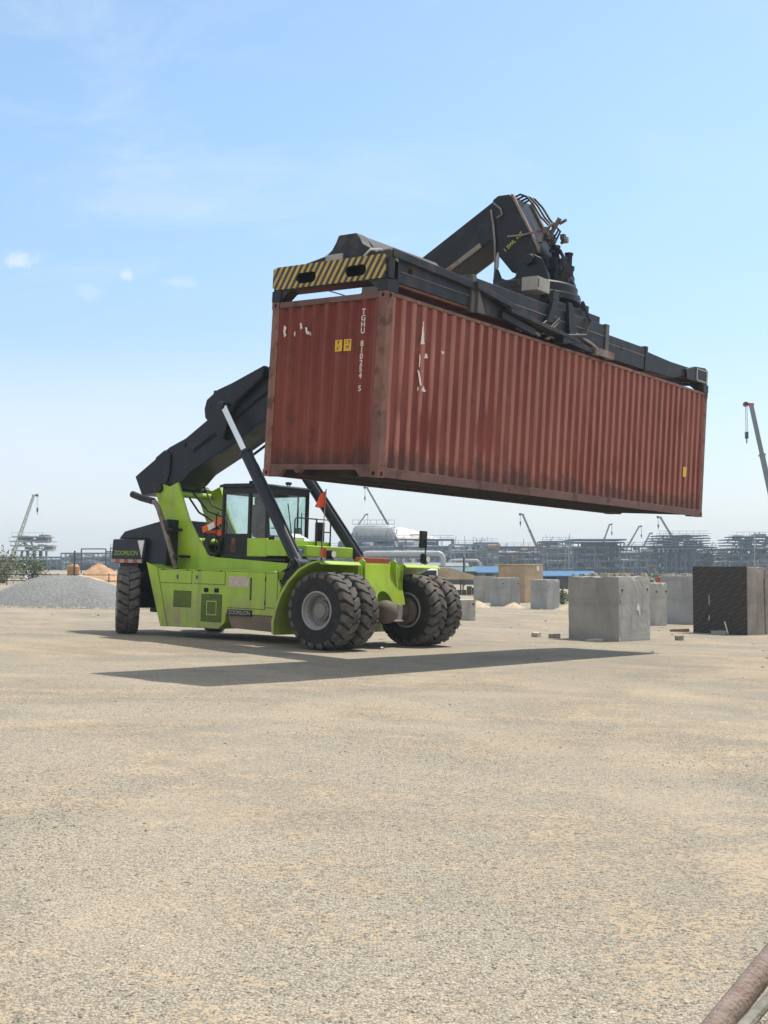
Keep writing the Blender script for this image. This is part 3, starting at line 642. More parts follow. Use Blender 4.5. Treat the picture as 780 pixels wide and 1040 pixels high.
prof = [(0.0, 3.30, 2.97), (.05, 3.26, 2.95), (.12, 3.20, 2.94), (.18, 3.14, 2.945), (.25, 3.06, 2.955), (.31, 3.0, 2.965)]
for k, (dx, zt, zb) in enumerate(prof):
    for j in range(5): z = zb + (zt - zb) * j / 4; vs.append((.015 - .02 * (3.3 - z) - dx * .9, -1.925 - .05 * math.sin(dx * 16) - .15 * dx, z))
b._add(vs, [(5 * k + j, 5 * k + 5 + j, 5 * k + 6 + j, 5 * k + 1 + j) for k in range(len(prof) - 1) for j in range(4)], True)
o = b.build('pennant', RED, rs); md = o.modifiers.new('thick', 'SOLIDIFY'); md.thickness = .004
# lift cylinders ------------------------------------------------------------
for sy in (-1, 1):
    p0 = Vector((-1.34, sy * 1.16, 1.72)); p1 = Vector((-4.33, sy * .72, 5.52)); d = p1 - p0; mid = p0 + d * .69
    b = MB(); b.cyl(p0, mid, .138, 24); b.cyl(mid - d * .012, mid + d * .004, .155, 24); b.cyl(p0 + Vector((0, -.16, 0)), p0 + Vector((0, .16, 0)), .17, 20); b.tube([p0 + d * .08 + Vector((.16, 0, .04)), p0 + d * .6 + Vector((.16, 0, .04)), p0 + d * .67 + Vector((.12, 0, .02))], .022, 8)
    lc = part(b, 'lift_cylinder', HOOD, bevel=0)
    b = MB(); b.cyl(mid, p1, .088, 24); b.build('rod', CHROME, lc)
    b = MB(); b.prism([(-1.62, 1.42), (-1.05, 1.42), (-1.16, 1.78), (-1.30, 1.92), (-1.46, 1.80)], sy * 1.34, sy * 1.40); b.prism([(-1.62, 1.42), (-1.05, 1.42), (-1.16, 1.78), (-1.30, 1.92), (-1.46, 1.80)], sy * .92, sy * .98); b.box(-1.75, -.9, min(sy * .77, sy * 1.5), max(sy * .77, sy * 1.5), 1.30, 1.42); b.cyl((-1.34, sy * .9, 1.72), (-1.34, sy * 1.42, 1.72), .07, 16)
    for k in range(3): b.bar((-1.48 - .07 * k, sy * 1.40, 1.60), (-1.30 + .03 * k, sy * 1.45, 1.86 - .05 * k), .03)
    part(b, 'cylinder_bracket', DARK, bevel=.005)
# boom -----------------------------------------------------------------------
b = MB()
b.prism([(-7.77, 3.94), (-7.55, 4.07), (-6.51, 4.65), (-5.92, 4.85), (-5.05, 5.33), (-4.66, 5.64), (-3.2, 6.39), (.60, 8.345), (.60, 7.13), (-3.15, 5.20), (-4.46, 4.55), (-5.72, 3.99), (-6.05, 3.72), (-6.38, 3.56), (-7.11, 3.50), (-7.48, 3.44)], -.45, .45)
boom = part(b, 'boom', BOOM, bevel=.02)
b = MB()
for sy in (-1, 1): b.prism([(-5.08, 5.28), (-5.12, 5.50), (-5.05, 5.73), (-4.66, 5.96), (-4.2, 6.08), (-3.15, 6.42), (-3.2, 6.15), (-4.05, 5.60), (-4.28, 5.20), (-4.42, 4.72), (-4.62, 4.80), (-4.85, 5.10)], sy * .455, sy * .62)
b.box(-5.0, -4.2, -.45, .45, 5.5, 5.98)
b.cyl((-4.33, -.86, 5.52), (-4.33, .86, 5.52), .10, 20)
part(b, 'cylinder_lug', BOOM, boom, .03)
for sy in (-1, 1):
    b = MB()
    b.prism([(-6.95, 4.40), (-6.62, 4.58), (-6.40, 4.45), (-6.42, 4.02), (-6.52, 3.70), (-6.75, 3.58), (-7.0, 3.72)], sy * .452, sy * .50); part(b, 'boom_plate', BOOM, boom, .01)
    b = MB(); b.cyl((-5.94, sy * .44, 4.68), (-5.94, sy * .49, 4.68), .05, 12); part(b, 'pin', DARK, boom, 0)
    b = MB(); b.cyl((-4.93, sy * .6, 5.55), (-4.93, sy * .64, 5.55), .05, 12); part(b, 'pin', DARK, boom, 0)
    b = MB(); b.prism([(-4.62, 4.42), (-2.95, 5.28), (-2.95, 5.22), (-4.62, 4.36)], sy * .452, sy * .51)
    part(b, 'boom_ledge', BOOM, boom, .01)
    b = MB(); b.tube([(-5.6, sy * .47, 4.55), (-4.6, sy * .47, 5.08), (-3.0, sy * .47, 5.92), (.3, sy * .47, 7.62)], .018, 7); b.tube([(-5.6, sy * .47, 4.49), (-4.6, sy * .47, 5.02), (-3.0, sy * .47, 5.86), (.3, sy * .47, 7.56)], .014, 7); part(b, 'boom_pipes', DARK, boom, 0)
b = MB(); tz = lambda x: 8.43 + .514 * (x - 1.24); bz = lambda x: 8.05 + .514 * (x - 2.05)
b.prism([(.3, tz(.3)), (2.98, tz(2.98)), (3.17, 8.62), (2.75, bz(2.75)), (.3, bz(.3))], -.37, .37); inner = part(b, 'inner_boom', BOOM, bevel=.02)
b = MB(); b.bar((1.4, -.385, bz(1.4) + .06), (2.70, -.385, bz(2.70) + .06), .03, .10); b.bar((1.4, .385, bz(1.4) + .06), (2.70, .385, bz(2.70) + .06), .03, .10); part(b, 'slide_rail', STEEL_L, inner, 0)
b = MB()
b.prism([(3.0, 9.335), (3.12, 9.40), (3.40, 9.385), (3.55, 9.12), (4.05, 8.20), (4.07, 8.08), (3.95, 7.93), (3.80, 7.78), (3.50, 7.76), (3.17, 8.14), (2.98, 8.36), (2.96, 9.1)], -.42, .42); head = part(b, 'boom_head', BOOM, bevel=.015)
b = MB(); b.prism([(3.42, 9.38), (3.47, 9.38), (4.12, 8.18), (4.09, 8.08), (4.06, 8.2)], -.42, -.34); b.prism([(3.42, 9.38), (3.47, 9.38), (4.12, 8.18), (4.09, 8.08), (4.06, 8.2)], .34, .42); part(b, 'lit_head_edge', STEEL_L, head, .004)  # pale strips paint in the sunlit front edge of the head
t = text('head_lettering', '1 SWL 45T', .115, YELTXT, head, (3.52, -.424, 8.38), (.80, 0, .60), (-.60, 0, .80), .003)
b = MB(); b.tube([(3.04, -.45, 9.25), (3.22, -.46, 9.1), (3.26, -.46, 8.98), (3.14, -.46, 8.93)], .02, 8); b.tube([(2.98, -.45, 9.12), (3.05, -.46, 8.8), (3.10, -.46, 8.4), (3.12, -.46, 7.95), (3.1, -.45, 7.62)], .022, 8); b.tube([(3.4, -.46, 8.50), (3.75, -.47, 8.47), (4.02, -.45, 8.5)], .02, 8); part(b, 'head_pipes', STEEL_L, head, 0)
b = MB()
for k, (yy, bb) in enumerate(((-.25, .26), (-.12, .34), (.02, .42), (.15, .3))):
    b.tube([(3.42, yy, 9.36), (3.50 + bb * .2, yy, 9.40), (3.62 + bb * .3, yy, 9.33), (3.78 + bb * .32, yy, 9.14), (3.95 + bb * .34, yy, 8.86), (4.18 + bb * .3, yy, 8.62), (4.12, yy, 8.35)], .022, 8)
part(b, 'head_hoses', BLACK, head, 0)
for k in range(22):
    b = MB(); x, y, z = 4.06 + random.random() * .32, -.35 + random.random() * .65, 8.28 + random.random() * .36
    if k % 2: b.cyl((x, y, z), (x + random.uniform(-.1, .12), y + random.uniform(-.1, .1), z + random.uniform(-.1, .12)), random.uniform(.02, .05), 8)
    else: s_ = random.uniform(.02, .06); b.box(x - s_, x + s_, y - s_, y + s_, z - s_, z + s_ * 1.4)
    b.build('valve', STEEL_M if k % 3 else STEEL_L, head)
b = MB(); b.cyl((4.20, -.2, 8.4), (4.48, -.24, 8.76), .045, 10); b.cyl((4.46, -.2, 8.66), (4.62, -.24, 8.70), .03, 10)
part(b, 'head_nozzle', STEEL_M, head, 0)
# spreader, in the container's own axes ---------------------------------------
SP = TM.inverted() @ CM
b = MB(); b.box(2.36, 7.18, .02, .46, 3.02, 3.60); b.box(2.36, 7.18, 1.98, 2.42, 3.02, 3.60)
for x in (3.3, 4.6, 5.9, 6.85): b.box(x, x + .26, .46, 1.98, 3.30, 3.585)
sp = part(b, 'spreader', STEEL_D, bevel=.012); sp.matrix_basis = SP
def spart(b, name, mat, bevel=.008): return part(b, name, mat, sp, bevel)
b = MB(); b.box(2.36, 7.08, .004, .018, 3.36, 3.385); b.box(2.30, 2.42, 0, .48, 2.99, 3.63); b.box(7.08, 7.22, -.01, .48, 2.99, 3.63); b.box(2.30, 2.42, 1.96, 2.44, 2.99, 3.63); b.box(7.08, 7.22, 1.96, 2.45, 2.99, 3.63); b.prism([(2.42, 3.0), (2.66, 3.0), (2.42, 3.45)], -.05, .018); spart(b, 'frame_collar', STEEL_M)
for y0 in (.045, 2.065):
    b = MB(); b.box(.30, 2.9, .045, .375, 3.08, 3.43) if y0 < 1 else b.box(2.2, 2.9, y0, y0 + .33, 3.08, 3.43); tb = spart(b, 'telescopic_beam', STEEL_D)
    b = MB(); b.box(.35, 2.28, y0 - .014, y0 - .002, 3.25, 3.268); b.build('beam_rail', STEEL_M, sp)
    b = MB(); b.lathe([(0, 0), (.055, 0), (.055, .01), (0, .01)], 16, 'y', (.61, y0 - .012, 3.315)); b.build('beam_hole', HOLE, sp)
    b = MB(); b.box(7.0, 9.0, y0, y0 + .33, 2.985, 3.45); b.box(8.95, 9.06, y0 - .02, y0 + .35, 2.97, 3.49); spart(b, 'telescopic_beam', STEEL_D)
    b = MB(); b.lathe([(0, 0), (.05, 0), (.05, .01), (0, .01)], 16, 'y', (7.88, y0 - .008, 3.27)); b.build('beam_hole', HOLE, sp)
    b = MB(); b.box(7.25, 8.93, y0 - .014, y0 - .002, 3.27, 3.282); b.build('beam_rail', STEEL_L, sp)
    b = MB(); b.prism([(9.06, 3.40), (10.3, 3.36), (12.0, 3.38), (12.0, 3.10), (11.0, 3.16), (10.5, 3.03), (9.06, 2.99)], y0 + .03, y0 + .28); spart(b, 'end_arm', DARK)
b = MB(); b.box(.3, 2.29, .06, .36, 3.03, 3.078); spart(b, 'rusty_slider', RUSTY)
# near end beam with hazard stripes, legs, hump and hose guard
b = MB()
slot = lambda yc, zc: [(yc + (.125 if abs(t) < math.pi / 2 + .01 else -.125) + .09 * math.cos(t), zc + .09 * math.sin(t)) for t in [-math.pi / 2 + k * math.pi / 10 for k in range(11)] + [math.pi / 2 + .02 + k * (math.pi - .04) / 10 for k in range(11)]]
def plate_with_slots(b, x0, x1):
    bm = bmesh.new()
    outer = [(.06, 3.10), (2.34, 3.10), (2.44, 3.14), (2.44, 3.44), (2.36, 3.475), (.10, 3.475), (.06, 3.44)]
    loops = [outer, slot(1.70, 3.25), slot(.65, 3.26)]
    es = []
    for lp in loops:
        vs = [bm.verts.new((x0, y, z)) for y, z in lp]
        es += [bm.edges.new((vs[i], vs[(i + 1) % len(vs)])) for i in range(len(vs))]
    bmesh.ops.triangle_fill(bm, use_beauty=True, edges=es)
    r = bmesh.ops.extrude_face_region(bm, geom=bm.faces[:])
    for v in [g for g in r['geom'] if isinstance(g, bmesh.types.BMVert)]: v.co.x = x1
    bm.verts.index_update(); b._add([v.co[:] for v in bm.verts], [[v.index for v in f.verts] for f in bm.faces]); bm.free()
plate_with_slots(b, -.02, .015)
spart(b, 'hazard_plate', HAZARD, 0)
b = MB(); b.box(.015, .36, .05, 2.44, 3.40, 3.47); b.box(.015, .36, .05, 2.44, 3.08, 3.13); b.box(.30, .36, .05, 2.44, 3.13, 3.40); spart(b, 'end_beam', STEEL_D)
for x0, x1, nm in ((-.01, .26, 'near'), (11.93, 12.2, 'far')):
    for y in (0., W):
        s = 1 if y == 0 else -1
        b = MB(); b.box(x0, x1, min(y - s * .01, y + s * .19), max(y - s * .01, y + s * .19), 2.90, 3.08); b.prism([(min(y + s * .19, y + s * .38), 3.08), (max(y + s * .19, y + s * .38), 3.08), (y + s * .19, 2.93)], x0 + .02, x1 - .02, 'yz'); b.build('twistlock_leg', STEEL_D, sp, .006)
b = MB(); b.prism([(2.10, 3.47), (1.40, 3.60), (1.28, 3.68), (1.20, 3.80), (1.15, 3.91), (.78, 3.91), (.70, 3.82), (.64, 3.72), (.40, 3.60), (.24, 3.47)], .10, .34, 'yz'); b.prism([(1.3, 3.47), (1.2, 3.80), (1.15, 3.90), (.78, 3.90), (.7, 3.82), (.5, 3.6), (.42, 3.47)], .34, 2.3, 'yz'); spart(b, 'end_hump', STEEL_D, .02)
b = MB(); b.box(.075, .098, 1.02, 1.38, 3.50, 3.60); b.build('hump_plate', GREYBOX, sp)
b = MB(); b.bar((.08, .08, 3.505), (2.3, .06, 3.44), .22, .13); b.bar((2.3, -.05, 3.42), (3.9, -.06, 3.24), .14, .09); b.box(.02, .16, .0, .28, 3.10, 3.54); b.v = [(x - (.16 if x < .4 else .24 + .016 * x), y - .20, z - .07) for x, y, z in b.v] if 'hose_guard' != 'hose_guard' else b.v; spart(b, 'hose_guard', STEEL_D)
b = MB(); b.prism([(.02, 3.53), (.26, 3.40), (.10, 3.56)], .01, .04); b.tube([(.06, .2, 3.57), (.02, .4, 3.58), (.1, .6, 3.50)], .018, 8); spart(b, 'bent_plate', WHITE, 0)
b = MB()
path = [(2.6, 3.52), (3.2, 3.42), (3.8, 3.31), (4.3, 3.22), (4.8, 3.17), (5.4, 3.15)]
for k in range(60):
    t = k / 59 * (len(path) - 1); i = min(int(t), len(path) - 2); fr = t - i; x = path[i][0] * (1 - fr) + path[i + 1][0] * fr; z = path[i][1] * (1 - fr) + path[i + 1][1] * fr
    b.box(x - .016, x + .016, .10, .24, z - .05, z + .05)
b.tube([(x, .17, z) for x, z in path], .03, 8); b.v = [(x - (.16 if x < .4 else .24 + .016 * x), y - .20, z - .07) for x, y, z in b.v] if 'energy_chain' != 'hose_guard' else b.v; spart(b, 'energy_chain', BLACK, 0)
b = MB(); b.bar((3.6, .12, 3.26), (6.1, .12, 3.12), .18, .07); b.prism([(5.5, 2.98), (6.15, 3.09), (6.15, 3.16), (5.5, 3.16)], .05, .28); b.bar((3.5, .2, 3.17), (4.6, .2, 3.05), .12, .12); b.bar((6.0, .2, 3.10), (7.4, .2, 3.04), .1, .1); b.v = [(x - (.16 if x < .4 else .24 + .016 * x), y - .20, z - .07) for x, y, z in b.v] if 'hose_tray' != 'hose_guard' else b.v; spart(b, 'hose_tray', STEEL_D)
b = MB()
for k in range(18): x = 3.3 + random.random() * 3.6; b.bar((x, .22 + random.random() * .06, 3.02 + random.random() * .1), (x + random.uniform(.1, .5), .22 + random.random() * .06, 3.02 + random.random() * .14), random.uniform(.02, .06))
b.tube([(6.2, .2, 3.3), (6.8, .18, 3.2), (7.3, .2, 3.1), (7.6, .22, 3.06)], .03, 8); b.box(6.9, 7.66, .10, .30, 3.0, 3.14); b.v = [(x - (.16 if x < .4 else .24 + .016 * x), y - .20, z - .07) for x, y, z in b.v] if 'hose_fittings' != 'hose_guard' else b.v; spart(b, 'hose_fittings', STEEL_L, 0)
b = MB()
for k in range(5): b.tube([(5.2, .3 + .05 * k, 3.95), (5.35 + .1 * k, .18 + .02 * k, 3.5), (4.9 + .1 * k, .16, 3.25), (4.4, .17, 3.2)], .022, 8)
b.tube([(6.6, .3, 4.0), (6.7, .15, 3.6), (6.5, .14, 3.3), (5.8, .15, 3.18)], .035, 8); b.v = [(x - (.16 if x < .4 else .24 + .016 * x), y - .20, z - .07) for x, y, z in b.v] if 'spreader_hoses' != 'hose_guard' else b.v; spart(b, 'spreader_hoses', BLACK, 0)
# far end frame
b = MB()
for y0, y1 in ((.02, .10), (2.34, 2.42)):
    b.prism([(11.10, 3.09), (12.19, 3.09), (12.19, 3.40), (12.05, 3.47), (11.5, 3.43), (11.0, 3.30)], y0, y1)
b.box(12.1, 12.19, .10, 2.34, 3.09, 3.42); b.box(11.55, 11.65, .10, 2.34, 3.09, 3.38); spart(b, 'far_end_beam', DARK)
b = MB()
for (x0, x1, z0, z1) in ((11.55, 11.60, 3.14, 3.40), (12.10, 12.17, 3.11, 3.42), (11.6, 12.1, 3.12, 3.15), (11.6, 12.1, 3.38, 3.41)): b.box(x0, x1, .006, .018, z0, z1)
spart(b, 'end_trim', GREYBOX, 0)
# rotator, yoke, motors
RC = (6.25, 1.22)
b = MB(); b.lathe([(0, 4.30), (.85, 4.30), (.88, 4.26), (.88, 4.10), (.95, 4.08), (.95, 3.96), (.8, 3.92), (.7, 3.66), (0, 3.66)], 40, 'z', (RC[0], RC[1], 0)); spart(b, 'slew_ring', DARK)
b = MB(); b.box(4.9, 7.0, .10, 2.3, 3.605, 3.76); b.prism([(5.0, 3.60), (5.3, 3.60), (5.3, 3.93), (5.1, 3.93)], .06, .9); b.prism([(5.55, 3.10), (5.85, 3.10), (5.6, 3.75), (5.45, 3.75)], -.06, .012); b.prism([(4.7, 3.25), (4.9, 3.25), (5.1, 3.75), (4.95, 3.75)], -.06, .012); spart(b, 'slew_frame', DARK)
b = MB(); yk = [(1.84, 4.16), (1.86, 4.40), (1.80, 4.64), (1.70, 4.44), (1.50, 4.36), (1.34, 4.42), (1.20, 4.74), (.98, 4.86), (.76, 4.74), (.60, 4.42), (.54, 4.16)]
for x0 in (5.70, 6.74): b.prism(yk, x0, x0 + .11, 'yz')
b.box(5.81, 6.74, .56, 1.82, 4.17, 4.29); b.cyl((5.60, 1.0, 4.72), (6.95, 1.0, 4.72), .11, 20); spart(b, 'yoke', BOOM, .015)
b = MB(); b.cyl((5.75, 1.80, 4.60), (5.75, 1.80, 4.96), .02, 10); b.cyl((5.75, 1.80, 4.66), (5.75, 1.80, 4.90), .032, 10); spart(b, 'damper_pin', RIM, 0)
b = MB(); b.box(4.42, 4.86, .02, .36, 3.80, 4.05); b.mi = 1; b.box(4.44, 4.46, .010, .018, 3.84, 4.01); b.build('junction_box', [GREYBOX, DARK], sp, .012)
for (x, y, z0, z1) in ((6.46, .88, 4.45, 5.14), (7.02, .90, 4.30, 5.12)):
    b = MB(); b.cyl((x, y, z0), (x, y, z1 - .30), .11, 18); b.cyl((x, y, z1 - .34), (x, y, z1 - .26), .13, 18); b.cyl((x, y, z1 - .26), (x, y, z1), .075, 14); b.cyl((x, y, z1 - .02), (x, y, z1 + .02), .09, 14); b.cyl((x, y, z0 + .1), (x, y, z0 + .16), .14, 18)
    b.bar((x - .22, y, z1 - .12), (x, y, z1 - .12), .06); b.box(x - .14, x + .16, y - .12, y + .12, z0 - .14, z0 + .06); b.cyl((x, y - .1, z0 - .02), (x + .26, y - .1, z0 - .05), .07, 12); spart(b, 'slew_motor', DARK, 0)
b = MB(); b.box(6.9, 7.58, .62, 1.25, 3.78, 3.90); b.prism([(6.6, 3.6), (7.0, 3.6), (7.5, 3.78), (6.9, 3.78)], .66, .72); b.prism([(6.6, 3.6), (7.0, 3.6), (7.5, 3.78), (6.9, 3.78)], 1.1, 1.16); spart(b, 'valve_bracket', DARK)
for k in range(14):
    b = MB(); x, y = random.uniform(6.95, 7.5), random.uniform(.66, 1.1); s_ = random.uniform(.04, .09)
    if k % 2: b.box(x - s_, x + s_, y - s_, y + s_, 3.895, 3.95 + random.uniform(.05, .22))
    else: b.cyl((x, y, 3.895), (x + .02, y, 4.0 + random.uniform(.05, .2)), s_ * .6, 10)
    b.build('valve', DARK if k % 3 else STEEL_M, sp)
for k in range(12):
    b = MB(); x, y, z = random.uniform(5.9, 6.9), random.uniform(.7, 1.1), random.uniform(4.2, 4.75); s_ = random.uniform(.07, .14); b.box(x - s_, x + s_, y - s_, y + s_, z - s_, z + s_); b.build('valve', DARK, sp)
b = MB()
for k in range(9):
    x, y = 6.0 + .1 * k, .62 + .03 * k; b.tube([(x - .1, y + .1, 5.15), (x + .12, y - .06, 4.95 - .02 * k), (x + .22, y - .1, 4.6), (x + .12, y - .02, 4.25), (x, y + .1, 4.05)], .022, 7)
spart(b, 'slew_hoses', BLACK, 0)
for k in range(48):
    b = MB()
    x, y, z = random.uniform(5.9, 7.0), random.uniform(.55, 1.0), random.uniform(3.9, 4.65)
    if x > 6.6: z = random.uniform(3.75, 4.15)
    c = random.random()
    if c < .4: s_ = random.uniform(.03, .09); b.box(x - s_, x + s_, y - s_, y + s_, z - s_, z + s_)
    elif c < .7: b.cyl((x, y, z), (x + random.uniform(-.2, .2), y + random.uniform(-.1, .1), z + random.uniform(-.1, .2)), random.uniform(.02, .05), 8)
    else: b.tube([(x, y, z), (x + .05, y - .05, z + .07), (x + .12, y - .04, z + .03), (x + .15, y, z - .1)], .02, 6)
    b.build('valve', STEEL_D if k % 3 else STEEL_M, sp)
b = MB()
for k in range(16):
    b = MB(); x, y, z = random.uniform(6.0, 6.8), random.uniform(.45, .7), random.uniform(3.85, 4.3); b.cyl((x, y, z), (x + random.uniform(-.1, .16), y, z + random.uniform(-.08, .1)), random.uniform(.015, .035), 8); b.build('valve_fitting', STEEL_L, sp)
# ------------------------------------------------------------------ ground
def ground():
    xs = sorted(set([round(-60 + i * 1.0, 3) for i in range(121)] + [s * 60 * 1.32 ** k for s in (-1, 1) for k in range(1, 11)]))
    ys = [-30 + i * 1.0 for i in range(0, 28)] + [-2 + .5 * i for i in range(64)] + [30 + 1.0 * i for i in range(60)] + [90 * 1.18 ** k for k in range(0, 16)]
    rnd = random.Random(3); vs = []; fs = []
    ph = [(rnd.uniform(.15, .9), rnd.uniform(.15, .9), rnd.uniform(0, 6.28), rnd.uniform(0, 6.28)) for _ in range(10)]
    for y in ys:
        for x in xs:
            z = G(x, y)
            if abs(x) < 60 and y < 90: z += sum(.0025 * math.sin(a * x + p) * math.sin(c * y + q) for a, c, p, q in ph)
            vs.append((x, y, z))
    n = len(xs)
    for j in range(len(ys) - 1):
        for i in range(n - 1): fs.append((j * n + i, j * n + i + 1, (j + 1) * n + i + 1, (j + 1) * n + i))
    me = bpy.data.meshes.new('ground'); me.from_pydata(vs, [], fs); me.polygons.foreach_set('use_smooth', [True] * len(fs))
    me.materials.append(ground_mat()); o = bpy.data.objects.new('ground', me); COL.objects.link(o); o['kind'] = 'structure'
ground()
def stone_mesh(b, x, y, z, r, rnd):
    t = rnd.uniform(0, 6.28); c, s = math.cos(t), math.sin(t); ax, ay, az = r * rnd.uniform(.8, 1.4), r * rnd.uniform(.6, 1.), r * rnd.uniform(.45, .75)
    pts = []
    for (px, py, pz) in ((1, 0, 0), (-1, 0, 0), (0, 1, 0), (0, -1, 0), (0, 0, 1), (0, 0, -1), (.62, .62, .5), (-.62, .6, .5), (.6, -.62, .5), (-.6, -.6, .5)):
        px *= ax * rnd.uniform(.8, 1.15); py *= ay * rnd.uniform(.8, 1.15); pz *= az * rnd.uniform(.8, 1.1)
        pts.append((x + c * px - s * py, y + s * px + c * py, z + pz + az * .25))
    b._add(pts, [(0, 6, 4, 8), (0, 2, 6), (2, 4, 6), (2, 7, 4), (2, 1, 7), (1, 4, 7), (1, 9, 4), (1, 3, 9), (3, 4, 9), (3, 8, 4), (3, 0, 8)])
STONE = [M('grey_stone', (.27, .25, .215), .95, var=.3, vscale=9), M('pale_stone', (.46, .42, .345), .95, var=.2, vscale=9), M('dark_stone', (.13, .12, .105), .95, var=.3, vscale=9)]
rnd = random.Random(11); b = MB()
for k in range(26000):
    y = 3.2 + 17 * rnd.random() ** 1.7; x = rnd.uniform(-.36, .36) * y + rnd.uniform(-.3, .3)
    c = rnd.random(); b.mi = 0 if c < .5 else (1 if c < .86 else 2)
    stone_mesh(b, x, y, G(x, y), rnd.uniform(.0035, .0085) if rnd.random() < .975 else rnd.uniform(.009, .015), rnd)
for k in range(450):
    y = rnd.uniform(20, 75); x = rnd.uniform(-.02, .36) * y if rnd.random() < .75 else rnd.uniform(-.36, 0) * y
    if y < 33 and x < 8 and rnd.random() < .8: continue
    b.mi = rnd.choice((0, 1, 1, 2)); stone_mesh(b, x, y, G(x, y), rnd.uniform(.02, .055) if rnd.random() < .9 else rnd.uniform(.06, .1), rnd)
for k in range(900):
    a = rnd.uniform(3.3, 6.2); q = rnd.uniform(.85, 1.25); x, y = -13.3 + 4.1 * q * math.cos(a), 50.5 + 3.6 * q * math.sin(a); b.mi = rnd.choice((0, 0, 1, 2)); stone_mesh(b, x, y, G(x, y), rnd.uniform(.02, .06), rnd)
me = bpy.data.meshes.new('gravel'); me.from_pydata(b.v, [], b.f); [me.materials.append(m) for m in STONE]; me.polygons.foreach_set('material_index', b.m)
o = bpy.data.objects.new('gravel', me); COL.objects.link(o); tag(o, 'loose crushed stone scattered over the sandy yard', 'gravel', kind='stuff')
# a few bigger stones one can tell apart
b0 = MB(); stone_mesh(b0, 0, 0, 0, .05, random.Random(4)); st = b0.build('stone', STONE[0], bevel=.006)
for i, (u, v, s, lab) in enumerate(((457, 716, .55, 'small dark stone alone beyond the middle of the open yard'), (380, 796, .5, 'dark stone on the open yard, nearest to the middle of the picture'), (281, 928, .42, 'dark stone on bare sand in the left foreground'), (675, 1014, .42, 'pale flat stone near the rusty pipe'))):
    o = st if i == 0 else copy_tree(st)
    lo, hi = 1., 200.
    for _ in range(50):
        mid = (lo + hi) / 2; p = at(u, v, mid)
        if p.z > G(p.x, p.y): lo = mid
        else: hi = mid
    o.location = at(u, v, lo); o.scale = (s,) * 3; o.rotation_euler = (0, 0, i * 1.3)
    if i == 3: o.data = st.data.copy(); o.data.materials[0] = STONE[1]
    tag(o, lab, 'stone', 'single stones on the yard')

# ------------------------------------------------------------------ concrete blocks
def block(corner, yaw, wl, wr, h, mats, label, holes=True, loops=0, name='concrete_block', cat='concrete block', tilt=0):
    x, y, z = corner; z = min(G(x, y), G(x + wr, y + wl)) - .02 if z is None else z
    root = empty(name, (x, y, z), yaw); root.rotation_euler = (tilt, 0, yaw)
    tag(root, label, cat, 'concrete blocks along the yard edge' if name == 'concrete_block' else None)
    bm = bmesh.new(); bmesh.ops.create_cube(bm, size=1.); bmesh.ops.subdivide_edges(bm, edges=bm.edges[:], cuts=13, use_grid_fill=True)
    cr = random.Random(int(x * 100 + y * 7)); chips = [Vector((cr.choice((0, 1)), cr.choice((0, 1)), cr.random())) if cr.random() < .6 else Vector((cr.random(), 0, 1)) if cr.random() < .5 else Vector((0, cr.random(), 1)) for _ in range(9)]
    for v in bm.verts:
        q = v.co + Vector((.5, .5, .5)); ext = sum(1 for k in q if k < .001 or k > .999)
        if ext >= 2:
            a = .004 + abs(cr.gauss(0, .004)) + (.022 * cr.random() if any((q - c).length < .09 for c in chips) else 0)
            q = Vector([k + (a if k < .001 else -a if k > .999 else 0) / s_ for k, s_ in zip(q, (wr, wl, h))])
        v.co = Vector((q.x * wr, q.y * wl, q.z * h)) + Vector((cr.gauss(0, .0015), cr.gauss(0, .0015), 0))
    me = bpy.data.meshes.new('body'); bm.to_mesh(me); bm.free(); me.materials.append(mats[0]); body = bpy.data.objects.new('body', me); COL.objects.link(body); body.parent = root
    if holes:
        for (px) in (wr * .10, wr * .90):
            b = MB(); b.cyl((px, -.012, h * .80), (px, .02, h * .80), .05, 14); b.mi = 1; b.cyl((px, -.014, h * .80), (px, -.012, h * .80), .035, 14); b.build('lifting_socket', [CONC_B, HOLE], root)
    if loops:
        for k in range(loops):
            b = MB(); px, py = wr * (.06 + .88 * rnd.random()), wl * (.04 + .92 * k / max(1, loops - 1)); px = wr * .1 if k % 2 else px
            b.tube([(px, py - .03, h - .01), (px, py - .03, h + .05), (px, py, h + .075), (px, py + .03, h + .05), (px, py + .03, h - .01)], .014, 8); b.build('rebar_loop', STEEL_L, root)
        b = MB()
        for k in range(46):
            px, py = wr * (.04 + .92 * rnd.random()), wl * (.03 + .94 * rnd.random()); s_ = rnd.uniform(.02, .06); b.box(px - s_, px + s_, py - s_, py + s_ * 1.6, h, h + s_ * 1.6)
        b.build('rubble_top', STONE[1], root)
    return root
# axes: x runs right and away (right face), y runs left and away (left face); yaw turns them
B1 = block((6.20, 31.91, None), R(50), 1.55, 1.76, 1.80, [CONC], 'large grey concrete block with a white mark and rubble on top, nearest the camera', True, 10)
b = MB()
for p, q in (((.98, .90), (1.05, 1.06)), ((1.0, .90), (1.16, .90)), ((1.10, 1.0), (1.13, .76)), ((1.03, .93), (1.10, .97))):
    b.bar((p[0], -.006, p[1]), (q[0], -.006, q[1]), .008, .055)
b.build('white_mark', WHITE, B1)
B2 = block((11.45, 38.1, None), R(45), 1.90, 1.12, 2.22, [BROWNC], 'dark block faced with black dimpled sheet on its left side', False)
b = MB(); b.box(-.03, -.002, .0, 1.91, .02, 2.235); b.build('black_sheet', TARP, B2)
for p, q, ww in (((1.32, 1.0), (1.32, 1.32), .012), ((.66, .1), (.78, .48), .04), ((1.34, .5), (1.32, .66), .02)): b = MB(); b.bar((-.034, *p), (-.034, *q), .008, ww); b.build('white_scuff', WHITE, B2)
